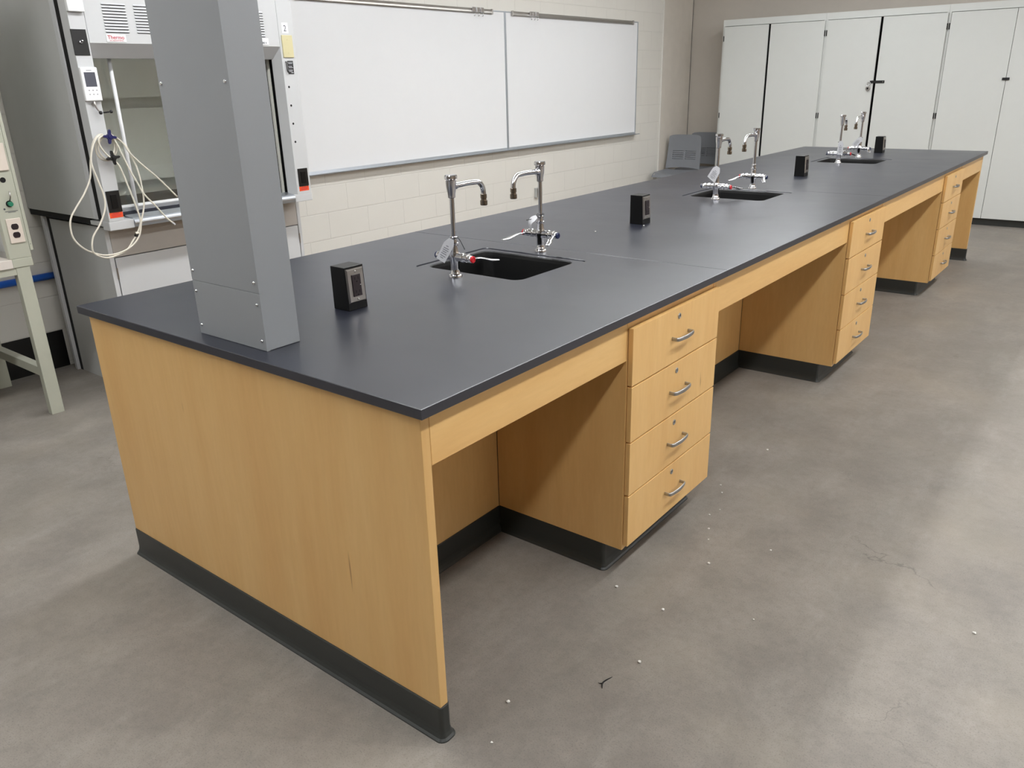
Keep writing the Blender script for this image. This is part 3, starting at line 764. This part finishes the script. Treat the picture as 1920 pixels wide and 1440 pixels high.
m.box(HX+.0178, HX+.0183, .855, .880, 1.649, 1.6515)
m.obj('buttons', M_INK, e)
def gas_handle(y, z, sgn):
    m = MB().lathe([(.009, 0), (.008, .010), (.005, .014), (.005, .022), (0, .022)], Matrix.Translation((HX-.001, y, z)) @ Matrix.Rotation(PI/2, 4, 'Y'), 16, M_STEEL)
    m.tube([(HX+.014, y, z+.012), (HX+.018, y, z), (HX+.020, y+sgn*.006, z-.020), (HX+.024, y+sgn*.014, z-.034)], [.0055, .0055, .0048, .0045], 10, M_STEEL, smooth_path=4)
    m.lathe([(0, -.009), (.006, -.0075), (.009, 0), (.006, .0075), (0, .009)], Matrix.Translation((HX+.025, y+sgn*.016, z-.038)), 16, M_BLACKP)
    return m.obj('valve_handle', None, pl)
gas_handle(.866, 1.499, 1)
m = MB().tube([(-3.00, .925, 1.459), (-2.985, .935, 1.460), (-2.975, .950, 1.462)], .0035, 8, M_BLACKP, smooth_path=3)
m.lathe([(0, -.008), (.0055, -.007), (.008, 0), (.0055, .007), (0, .008)], Matrix.Translation((-2.970, .956, 1.463)), 16, M_BLACKP)
m.obj('side_valve', None, pl)
def star_knob(y, z, mat, rot=0.0):
    n = 4; poly = []
    for k in range(40):
        a = 2*PI*k/40; r = .0150+.0200*max(0, math.cos(n*a+rot))**.9; poly.append((y+r*math.cos(a), z+r*math.sin(a)))
    m = MB().prism(poly, 'x', HX+.036, HX+.050, .002, mat)
    m.lathe([(.006, 0), (.006, .037)], Matrix.Translation((HX-.001, y, z)) @ Matrix.Rotation(PI/2, 4, 'Y'), 12, mat)
    m.lathe([(.009, .0495), (.008, .054), (0, .055)], Matrix.Translation((HX, y, z)) @ Matrix.Rotation(PI/2, 4, 'Y'), 16, mat)
    return m.obj('star_knob', None, pl)
star_knob(.892, 1.350, M_NAVY, .6)['label'] = 'navy blue star knob'
star_knob(.890, 1.252, M_BLACKP, -.5)['label'] = 'black star knob'
def hood_outlet(y0, y1, parent):
    e = MB().box(HX-.001, HX+.005, y0, y1, .990, 1.094, .0015).obj('outlet', M_BLACKP, parent)
    m = MB().box(HX+.0045, HX+.0075, y0+.018, y1-.018, 1.008, 1.076, .001, 2, M_BLKBOX)
    yc = (y0+y1)/2
    for zc in (1.022, 1.060):
        m.box(HX+.0074, HX+.0079, yc-.0075, yc-.0058, zc-.001, zc+.006, mat=M_SLOT).box(HX+.0074, HX+.0079, yc+.0058, yc+.0075, zc-.001, zc+.006, mat=M_SLOT)
        m.lathe([(.0022, 0), (.0022, .0006)], Matrix.Translation((HX+.0073, yc, zc-.007)) @ Matrix.Rotation(PI/2, 4, 'Y'), 10, M_SLOT)
    m.obj('receptacle', None, e)
    m = MB().box(HX-.001, HX+.001, y0, y1, .962, .9885, .0003, 1, M_ORANGE)
    for k, (a, b, z) in enumerate(((.25, .72, .9835), (.12, .88, .9775), (.12, .86, .9725), (.15, .80, .9675))):
        m.box(HX+.0008, HX+.0013, y0+(y1-y0)*a, y0+(y1-y0)*b, z, z+.0022, mat=M_REDINK)
    m.obj('warning_label', None, parent)
hood_outlet(.838, .905, pl); hood_outlet(2.006, 2.077, pr)
# fittings on the right post
e = MB().box(HX-.001, HX+.0008, 2.013, 2.056, 1.842, 1.897).obj('number_sign', M_WHITEP, pr)
text_mesh('numeral', '2', .046, M_SCREEN, e, (HX+.0012, 2.023, 1.852), narrow=.9)
e = MB().box(HX-.001, HX+.007, 2.001, 2.074, 1.713, 1.832, .003, 2).obj('blank_plate', M_CREAM, pr)
m = MB()
for z in (1.7375, 1.8075): m.lathe([(.0032, 0), (.003, .0014), (0, .002)], Matrix.Translation((HX+.0068, 2.0375, z)) @ Matrix.Rotation(PI/2, 4, 'Y'), 12)
m.obj('screw', M_CREAM, e)
e = MB().box(HX-.001, HX+.001, 2.024, 2.064, 1.624, 1.696, .0003, 1, M_BLACKP)
for k, z in enumerate((1.686, 1.679, 1.665, 1.658, 1.645, 1.638, 1.631)):
    e.box(HX+.0008, HX+.0013, 2.028+.002*(k % 2), 2.060-.003*(k % 3), z, z+.003, mat=M_TAG)
e.obj('instruction_label', None, pr)
MB().tube([(HX+.002, 2.012, 1.690), (HX+.008, 2.012, 1.686), (HX+.008, 2.014, 1.640), (HX+.012, 2.022, 1.632), (HX+.02, 2.030, 1.630)], .003, 8, smooth_path=3).obj('valve_handle', M_BLACKP, pr)
for z in (1.555, 1.453, 1.352, 1.249):
    MB().lathe([(.0065, 0), (.0065, .0012), (0, .0012)], Matrix.Translation((HX-.0006, 2.0165, z)) @ Matrix.Rotation(PI/2, 4, 'Y'), 16).obj('plug_hole', M_SLOT, pr)

# cable bundle hanging from the star knobs
CA= [(-2.925, 0.871, 1.362), (-2.921, 0.844, 1.359), (-2.917, 0.808, 1.32), (-2.914, 0.782, 1.246), (-2.91, 0.762, 1.17), (-2.907, 0.719, 1.102), (-2.904, 0.669, 1.046), (-2.901, 0.631, 0.999), (-2.899, 0.617, 0.949), (-2.897, 0.623, 0.895), (-2.896, 0.659, 0.846), (-2.895, 0.711, 0.813), (-2.895, 0.757, 0.798), (-2.895, 0.814, 0.797), (-2.896, 0.868, 0.81), (-2.897, 0.915, 0.836), (-2.899, 0.948, 0.876), (-2.901, 0.966, 0.93), (-2.904, 0.998, 1.009), (-2.907, 1.007, 1.091), (-2.91, 1.003, 1.184), (-2.914, 0.985, 1.255), (-2.917, 0.964, 1.309), (-2.921, 0.908, 1.355), (-2.925, 0.888, 1.351)]
CB= [(-2.92, 0.88, 1.351), (-2.911, 0.838, 1.354), (-2.902, 0.801, 1.311), (-2.894, 0.775, 1.242), (-2.887, 0.785, 1.159), (-2.881, 0.796, 1.084), (-2.877, 0.787, 1.022), (-2.875, 0.747, 0.953), (-2.875, 0.703, 0.9), (-2.877, 0.688, 0.848), (-2.881, 0.699, 0.814), (-2.887, 0.751, 0.787), (-2.894, 0.811, 0.79), (-2.902, 0.871, 0.809), (-2.911, 0.909, 0.842), (-2.92, 0.936, 0.862)]
CB2= [(-2.905, 0.936, 0.877), (-2.905, 0.956, 0.908), (-2.905, 0.966, 0.946), (-2.905, 0.953, 1.031), (-2.905, 0.935, 1.115), (-2.905, 0.91, 1.214), (-2.905, 0.861, 1.27), (-2.905, 0.837, 1.313), (-2.905, 0.839, 1.344), (-2.905, 0.863, 1.358)]
CC= [(-2.92, 0.886, 1.356), (-2.914, 0.906, 1.358), (-2.908, 0.95, 1.321), (-2.902, 0.976, 1.267), (-2.897, 1.029, 1.203), (-2.891, 1.09, 1.138), (-2.885, 1.175, 1.033)]
CD= [(-2.915, 0.882, 1.346), (-2.911, 0.907, 1.345), (-2.907, 0.925, 1.307), (-2.903, 0.936, 1.264), (-2.899, 0.958, 1.188), (-2.896, 0.983, 1.121), (-2.892, 1.005, 1.064), (-2.888, 1.05, 1.003), (-2.884, 1.096, 0.935), (-2.88, 1.123, 0.906)]
CL1= [(-2.932, 0.881, 1.356), (-2.932, 0.844, 1.333), (-2.932, 0.827, 1.298), (-2.932, 0.834, 1.261), (-2.932, 0.863, 1.241), (-2.932, 0.897, 1.248), (-2.932, 0.926, 1.28), (-2.932, 0.928, 1.317), (-2.932, 0.907, 1.349), (-2.932, 0.881, 1.356)]
CL2= [(-2.924, 0.874, 1.352), (-2.924, 0.851, 1.333), (-2.924, 0.836, 1.303), (-2.924, 0.841, 1.271), (-2.924, 0.863, 1.249), (-2.924, 0.889, 1.254), (-2.924, 0.911, 1.282), (-2.924, 0.916, 1.318), (-2.924, 0.9, 1.345), (-2.924, 0.874, 1.352)]

t = thing('cable_bundle', 'bundle of thin white cables looped over the star knobs of the fume hood', 'cable', (HX, .892, 1.36))
for pts, r in ((CA, .0042), (CB+CB2[:0], .0042), (CB2, .0042), (CC, .0040), (CD, .0040), (CL1, .0042), (CL2, .0042)):
    MB().tube(pts, r, 10, smooth_path=5).obj('cable', M_CABLE, t)
p0, p1 = Vector(CB[-1]), Vector(CB2[0])
d = (p1-p0).normalized(); c_ = (p0+p1)/2
q = d.to_track_quat('Z', 'Y').to_matrix().to_4x4()
m = MB().box(-.008, .008, -.0055, .0055, -.013, .013, .001, 2, M_BLACKP, Matrix.Translation(c_) @ q)
m.box(-.0082, .0082, -.0057, .0057, .012, .018, .0005, 1, M_CABLE, Matrix.Translation(c_) @ q).box(-.0065, .0065, -.0045, .0045, -.021, -.012, .0005, 1, M_CABLE, Matrix.Translation(c_) @ q)
m.obj('connector', None, t)
pe = Vector(CD[-1]); pd = (pe-Vector(CD[-2])).normalized(); q = pd.to_track_quat('Z', 'Y').to_matrix().to_4x4()
MB().box(-.006, .006, -.004, .004, -.004, .014, .001, 2, None, Matrix.Translation(pe) @ q).obj('plug', M_TAG, t)

# ================================================================== THE LAB BENCH AT THE LEFT EDGE
t = thing('lab_bench', 'pale green steel lab bench with a service post, left of the fume hood', 'bench', (-3.46, .1, 0))
for x0, x1 in ((-3.170, -3.128), (-3.820, -3.778)):
    for y0, y1 in ((.424, .487), (-1.00, -.937)):
        MB().box(x0, x1, y0, y1, .0, .770, .002).obj('leg', M_BENCH, t)
for y0, y1 in ((.436, .478), (-.99, -.948)): MB().box(-3.778, -3.170, y0, y1, .198, .246, .002).obj('stretcher', M_BENCH, t)
m = MB().box(-3.165, -3.130, -.937, .424, .735, .770, .001).box(-3.820, -3.785, -.937, .424, .744, .770, .001).box(-3.785, -3.165, .430, .484, .742, .770, .001)
m.obj('frame', M_BENCH, t)
MB().box(-3.830, -3.122, -1.01, .413, .7705, .812, .002).obj('worktop', M_TOP, t)
MB().box(-3.165, -3.124, .4135, .505, .7705, .812, .002).obj('corner_block', M_BENCH, t)
po = MB().box(-3.165, -3.128, .408, .507, .8125, 2.05, .002).obj('service_post', M_BENCH, t)
MB().box(-3.80, -3.127, .5075, .5215, .842, 2.05, .001).obj('side_panel', M_BENCH, t)
MB().box(-3.80, -3.17, .480, .506, .8125, 2.05).obj('inner_panel', M_HOODG, t)
def duplex(z0, z1, y0, y1, mat):
    e = MB().box(-3.1285, -3.122, y0, y1, z0, z1, .0025, 2).obj('outlet_plate', mat, po); m = MB(); yc = (y0+y1)/2; zc = (z0+z1)/2
    for dz in (-.0195, .0195):
        m.prism([(yc+.0165*math.cos(a)*(1), zc+dz+min(.0135, max(-.0135, .0165*math.sin(a)))) for a in [2*PI*k/28 for k in range(28)]], 'x', -3.1225, -3.1205, 0, M_BROWN)
        m.box(-3.1208, -3.1200, yc-.0072, yc-.0058, zc+dz-.002, zc+dz+.006, mat=M_SLOT).box(-3.1208, -3.1200, yc+.0058, yc+.0072, zc+dz-.002, zc+dz+.006, mat=M_SLOT)
    m.obj('receptacle', None, e)
duplex(.886, 1.002, .429, .494, M_BEIGE)
MB().box(-3.1285, -3.120, .428, .497, 1.222, 1.345, .0025, 2).obj('outlet_plate', M_BEIGE, po)
MB().lathe([(.0125, 0), (.0125, .002), (0, .002)], Matrix.Translation((-3.1285, .461, 1.180)) @ Matrix.Rotation(PI/2, 4, 'Y'), 24).obj('plug_hole', M_SLOT, po)
m = MB().lathe([(.0150, 0), (.0150, .004), (0, .004)], Matrix.Translation((-3.1285, .464, 1.070)) @ Matrix.Rotation(PI/2, 4, 'Y'), 24, M_SLOT)
m.lathe([(.0105, .004), (.0115, .008), (.0105, .022), (0, .023)], Matrix.Translation((-3.1285, .464, 1.070)) @ Matrix.Rotation(PI/2, 4, 'Y'), 20, M_GREEN)
m.tube([(-3.119, .466, 1.085), (-3.113, .470, 1.100), (-3.112, .472, 1.128)], .0034, 8, M_STEEL)
m.obj('control_knob', None, po)
m = MB().box(-3.1282, -3.1274, .438, .494, 1.034, 1.0365).box(-3.1282, -3.1274, .450, .484, 1.0295, 1.0315)
m.lathe([(.0045, 0), (.0045, .0008), (0, .0008)], Matrix.Translation((-3.1282, .438, 1.048)) @ Matrix.Rotation(PI/2, 4, 'Y'), 16)
m.obj('dial_marks', M_SCREEN, po)
MB().lathe([(.0022, 0), (0, .0012)], Matrix.Translation((-3.1272, .514, .872)) @ Matrix.Rotation(PI/2, 4, 'Y'), 10).obj('screw', M_DARK, po)

# blue service pipe
m = MB().tube([(-3.8665, -3.0, .556), (-3.8665, .900, .556)], .0200, 20)
p = m.obj('service_pipe', M_PIPE, None, (-3.835, 0, .558)); tag(p, 'bright blue pipe running low along the block wall behind the lab bench', 'pipe')

# ================================================================== WHITEBOARDS
def make_board(w_):
    t = thing('whiteboard', 'whiteboard', 'whiteboard', (WX, 0, 0), 'whiteboards on the block wall')
    z0, z1 = .945, 2.160
    MB().box(WX+.001, WX+.014, .010, w_-.010, z0, z1-.008).obj('writing_surface', M_BOARD, t)
    m = MB().box(WX+.001, WX+.020, 0, .012, z0-.010, z1, .001).box(WX+.001, WX+.020, w_-.012, w_, z0-.010, z1, .001).box(WX+.001, WX+.018, .012, w_-.012, z1-.010, z1, .001)
    m.obj('frame', M_ALU, t)
    m = MB().prism([(WX+.001, z0-.012), (WX+.078, z0-.012), (WX+.080, z0-.004), (WX+.074, z0-.004), (WX+.068, z0-.008), (WX+.018, z0-.008), (WX+.014, z0+.012), (WX+.001, z0+.012)], 'y', .0005, w_-.0005, 0)
    m.obj('marker_tray', M_ALU, t)
    return t
def map_rail(t, y0, y1, clips):
    m = MB().prism([(WX+.0185, 2.128), (WX+.034, 2.128), (WX+.036, 2.134), (WX+.034, 2.146), (WX+.036, 2.158), (WX+.030, 2.164), (WX+.0185, 2.164)], 'y', y0, y1, 0)
    r = m.obj('map_rail', M_STEEL, t)
    for y in (y0, y1): MB().box(WX+.018, WX+.040, y-.008, y+.008, 2.124, 2.168, .003).obj('end_stop', M_STEEL, r)
    for y in clips:
        m = MB().box(WX+.036, WX+.048, y-.022, y+.022, 2.132, 2.172, .003)
        m.tube([(WX+.044, y, 2.132), (WX+.054, y, 2.118), (WX+.050, y, 2.100), (WX+.040, y, 2.104)], .003, 8, smooth_path=3)
        m.obj('clip', M_CHROME, r)
bw = 2.466
b1 = make_board(bw); b1.location = (WX, 2.762, 0); b1['label'] = 'large wall whiteboard beside the fume hood'
b2 = copy_tree(b1); b2.location = (WX, 5.228, 0); b2['label'] = 'large wall whiteboard nearer the far corner, beside the concrete pier'
map_rail(b1, .10, 2.265, (2.00, 2.055, 2.11)); map_rail(b2, .10, 2.33, (.37, .42, .47))
t = MB().box(WX+.001, WX+.030, 5.665, 5.735, .425, .525, .003)
e = t.obj('wall_outlet', M_HOODG, None, (WX, 5.70, .47)); tag(e, 'small grey outlet box low on the block wall under the whiteboards', 'outlet')
MB().box(WX+.0302, WX+.032, 5.672, 5.728, .432, .518, .001).obj('cover_plate', M_STEEL, e)

# ================================================================== TALL WHITE CABINETS
CF = 8.694
units = ((-3.275, -2.066, 'leftmost of the tall white cabinets, next to the chairs', False),
         (-2.066, -.835, 'tall white double cabinet with a black hasp and hanging padlock', False),
         (-.835, .395, 'tall white cabinet at the right edge with a small black catch', False))
for k, (xa, xb, lb, _) in enumerate(units):
    t = thing('storage_cabinet', lb, 'cabinet', ((xa+xb)/2, CF+.2, 0), 'tall white storage cabinets on the far wall')
    xa2, xb2 = xa+.0006, xb-.0006
    m = MB().box(xa2, xa2+.02, CF, FY-.012, .10, 2.178).box(xb2-.02, xb2, CF, FY-.012, .10, 2.178).box(xa2+.02, xb2-.02, CF+.002, FY-.012, 2.108, 2.178)
    m.box(xa2+.02, xb2-.02, CF+.02, FY-.012, .10, .12).box(xa2+.02, xb2-.02, FY-.03, FY-.012, .12, 2.108)
    m.box(xa2+.001, xb2-.001, CF-.001, CF+.003, 2.108, 2.178)
    m.obj('carcass', M_CABW, t)
    MB().box(xa2+.02, xb2-.02, CF+.05, CF+.06, .12, 2.108).obj('interior_shadow_board', M_DARK, t)
    MB().box(xa2, xb2, CF+.012, CF+.03, .0, .1, .001).obj('toe_kick', M_RUB, t)
    gap = (-2.699, -1.4745, -.2265)[k]; gw = (.013, .013, .002)[k]
    ds = ((xa2+.026, gap-gw, 1), (gap+gw, xb2-.004, 0))
    for i, (a, b, left) in enumerate(ds):
        d = MB().box(a, b, CF-.020, CF-.0015, .075 if True else .1, 2.102, .0015).obj('door', M_CABW, t)
        hx = a-.006 if left else b+.0015
        for z in (1.972, 1.104, .25):
            MB().lathe([(.0065, -.030), (.0065, .030)], Matrix.Translation((hx, CF-.014, z)), 12).obj('hinge', M_DARK, d)
    if k == 1:
        m = MB().box(gap-.045, gap+.105, CF-.027, CF-.021, 1.440, 1.468, .001, 2, M_BLACKP)
        m.lathe([(.005, 0), (.004, .003), (0, .004)], Matrix.Translation((gap+.09, CF-.027, 1.454)) @ Matrix.Rotation(PI/2, 4, 'X'), 12, M_STEEL)
        m.tube([(gap-.04, CF-.024, 1.462), (gap-.04, CF-.042, 1.462), (gap-.04, CF-.042, 1.445), (gap-.04, CF-.024, 1.445)], .004, 8, M_BLACKP)
        m.obj('hasp', None, t)
    if k == 2:
        MB().box(gap-.032, gap+.032, CF-.034, CF-.0205, 1.446, 1.470, .002).obj('catch', M_BLACKP, t)
    if k == 0:
        pass
# padlock
t = thing('padlock', 'small metal padlock hanging from the hasp of the white cabinet', 'padlock', (-1.532, CF-.038, 1.42))
xh = -1.5145
MB().tube([(xh-.022, CF-.036, 1.405), (xh-.030, CF-.036, 1.43), (xh-.020, CF-.036, 1.452), (xh, CF-.035, 1.452), (xh+.004, CF-.036, 1.435), (xh-.006, CF-.036, 1.405)], .0035, 10, smooth_path=5).obj('shackle', M_CHROME, t)
MB().lathe([(0, -.011), (.020, -.011), (.023, -.008), (.023, .008), (.020, .011), (0, .011)], Matrix.Translation((xh-.016, CF-.036, 1.388)) @ Matrix.Rotation(PI/2, 4, 'X'), 28).obj('body', M_STEEL, t)
MB().lathe([(.010, .0108), (.010, .0125), (0, .0125)], Matrix.Translation((xh-.016, CF-.036, 1.388)) @ Matrix.Rotation(PI/2, 4, 'X'), 20).obj('dial', M_DARK, t)

# ================================================================== CHAIRS
def make_chair():
    t = thing('stacking_chair', 'chair', 'chair', (0, 0, 0), 'grey stacking chairs in the corner')
    # seat front faces -y.  seat centre at the origin
    w2 = .228
    nx, ny = 14, 12; V = []; F = []
    def seat(u, v):   # u -1..1, v 0 front..1 back
        x = u*w2*(1-.06*v); y = -.215+.42*v
        z = .445-.018*(1-u*u)*math.sin(PI*min(1, v*1.1)) - .045*max(0, (.18-v)/.18)**2 + .012*v + .008*abs(u)**3
        return x, y, z
    for s in (0, -.006):
        for j in range(ny+1):
            for i in range(nx+1):
                x, y, z = seat(-1+2*i/nx, j/ny); V.append((x, y, z+s))
    m = (nx+1)*(ny+1)
    for s in (0, 1):
        for j in range(ny):
            for i in range(nx): a = s*m+j*(nx+1)+i; F.append((a, a+1, a+nx+2, a+nx+1))
    for j in range(ny):
        for i in (0, nx): a = j*(nx+1)+i; F.append((a, a+nx+1, a+nx+1+m, a+m))
    for i in range(nx):
        for j in (0, ny): a = j*(nx+1)+i; F.append((a, a+1, a+1+m, a+m))
    MB().raw(V, F, smooth=False).obj('seat', M_CHAIR, t)
    # backrest with two columns of long slots
    cols = [-1, -.86, -.70, -.06, .06, .70, .86, 1]
    rows = [0, .06, .12] + sum([[.28+.058*k, .28+.058*k+.020] for k in range(5)], []) + [.60, .75, .9, .97, 1.0]
    def back(u, v):
        x = u*w2*(1.0-.08*v)*(1-.035*(max(0, v-.93)/.07)**2); z = .47+.41*v; y = .215+.055*v+.022*u*u*-1+.012*math.sin(PI*v)
        if v >= .97: z -= .016*abs(u)**6*(1 if v > .98 else .6)
        if v <= .06: z += .018*(1-abs(u)**2)*(1-v/.06)
        return x, y, z
    subc = []
    for a, b in zip(cols, cols[1:]):
        k = 4 if b-a > .3 else 1
        subc += [(a+(b-a)*i/k, a+(b-a)*(i+1)/k, a, b) for i in range(k)]
    bm_v = {}; V = []; F = []
    def vid(u, v, s):
        key = (round(u, 4), round(v, 4), s)
        if key not in bm_v:
            x, y, z = back(u, v); bm_v[key] = len(V); V.append((x, y+s*.011, z))
        return bm_v[key]
    def is_slot(ca, cb, r0): return (cb-ca) > .3 and any(abs(r0-(.28+.058*k)) < 1e-6 for k in range(5))
    cells = []
    for (ua, ub, ca, cb) in subc:
        for r0, r1 in zip(rows, rows[1:]): cells.append((ua, ub, r0, r1, is_slot(ca, cb, r0)))
    solid = {(round(c[0], 4), round(c[2], 4)) for c in cells if not c[4]}
    edges = {}
    for ua, ub, r0, r1, sl in cells:
        if sl:
            F.append((vid(ua, r0, 1), vid(ub, r0, 1), vid(ub, r1, 1), vid(ua, r1, 1))); continue
        a, b, c, d = vid(ua, r0, 0), vid(ub, r0, 0), vid(ub, r1, 0), vid(ua, r1, 0)
        F.append((a, b, c, d)); F.append((vid(ua, r0, 1), vid(ub, r0, 1), vid(ub, r1, 1), vid(ua, r1, 1)))
        for p, q in (((ua, r0), (ub, r0)), ((ub, r0), (ub, r1)), ((ub, r1), (ua, r1)), ((ua, r1), (ua, r0))):
            key = tuple(sorted((tuple(round(z, 4) for z in p), tuple(round(z, 4) for z in q)))); edges[key] = edges.get(key, 0)+1
    for (p, q), n_ in edges.items():
        if n_ == 1: F.append((vid(*p, 0), vid(*q, 0), vid(*q, 1), vid(*p, 1)))
    MB().raw(V, F, smooth=False).obj('backrest', M_CHAIR, t)
    for s in (-1, 1):
        MB().tube([(s*.205, -.18, .432), (s*.215, -.20, .36), (s*.235, -.225, .0)], .0095, 10, smooth_path=4).obj('leg', M_STEEL, t)
        MB().tube([(s*.205, .16, .435), (s*.218, .19, .36), (s*.240, .255, .0)], .0095, 10, smooth_path=4).obj('leg', M_STEEL, t)
        MB().tube([(s*.207, -.18, .434), (s*.207, .16, .437), (s*.207, .205, .450), (s*.205, .232, .50), (s*.200, .250, .62)], .0095, 10, smooth_path=4).obj('side_rail', M_STEEL, t)
    return t
ch = make_chair(); used = [False]
place(ch, used, (-3.585, 8.235, 0), .06, 'grey plastic chair in the corner, in front of the other chair')
place(ch, used, (-3.545, 8.745, 0), 0, 'grey plastic chair behind the first, next to the white cabinets')

# ================================================================== CRUMBS
def chip(x, y, z, s, seed, lb, grp):
    r = random.Random(seed); b = bmesh.new(); bmesh.ops.create_icosphere(b, subdivisions=2, radius=s)
    for v in b.verts: v.co *= .75+.45*r.random(); v.co.z *= .6
    mn = min(v.co.z for v in b.verts)
    bmesh.ops.translate(b, verts=b.verts, vec=(x, y, z-mn))
    me = MB(); me._merge(b, None, False)
    o = me.obj('plaster_crumb', M_CHIP, None, (x, y, z)); tag(o, lb, 'crumb', grp)
near = 'white crumb on the floor near the island, one of several scattered by the drawers'
for k, (x, y, s, lb) in enumerate(((-.003, .832, .0050, 'white crumb on the floor beside the base of the nearest drawer cabinet'), (.175, .812, .0052, 'white crumb on the floor, out in the aisle from the nearest drawer cabinet'),
    (.234, .56, .0048, 'white crumb on the floor between the dark splinter and the nearest drawers'), (.030, .217, .0050, 'white crumb on the floor beside the near end panel, inside the kneehole line'), (.083, .083, .0034, 'smallest white crumb on the floor beside the front edge of the end panel'),
    (.181, 1.13, .0046, near), (.044, 1.431, .0036, near), (-.02, 1.675, .0042, near), (.010, 1.62, .0034, near), (.085, 1.337, .0040, near), (.115, 1.27, .003, near), (.06, 1.49, .003, near),
    (.963, 1.247, .0050, 'lone white crumb on the floor at the right, far from the island'), (.010, 2.098, .0050, 'white crumb on the floor beyond the nearest drawer cabinet'),
    (.32, 1.33, .0036, near), (.42, .93, .0028, near))):
    chip(x, y, 0, s, k, lb, 'white crumbs on the floor')
chip(-.800, 1.945, H, .0038, 41, 'white crumb on the worktop beyond the nearest sink', 'white crumbs on the worktop')
chip(-.690, 2.185, H, .0038, 42, 'white crumb on the worktop in front of the second outlet pedestal', 'white crumbs on the worktop')
m = MB().tube([(.205, .408, .0022), (.196, .424, .003), (.197, .440, .0026), (.204, .462, .0022)], [.0008, .0022, .0018, .0006], 8, smooth_path=4)
m.tube([(.196, .424, .0028), (.190, .420, .002), (.184, .420, .0018)], [.0018, .0012, .0005], 8)
tag(m.obj('wood_splinter', M_DARK, None, (.197, .436, 0)), 'thin dark splinter lying on the concrete floor in front of the near end', 'splinter')
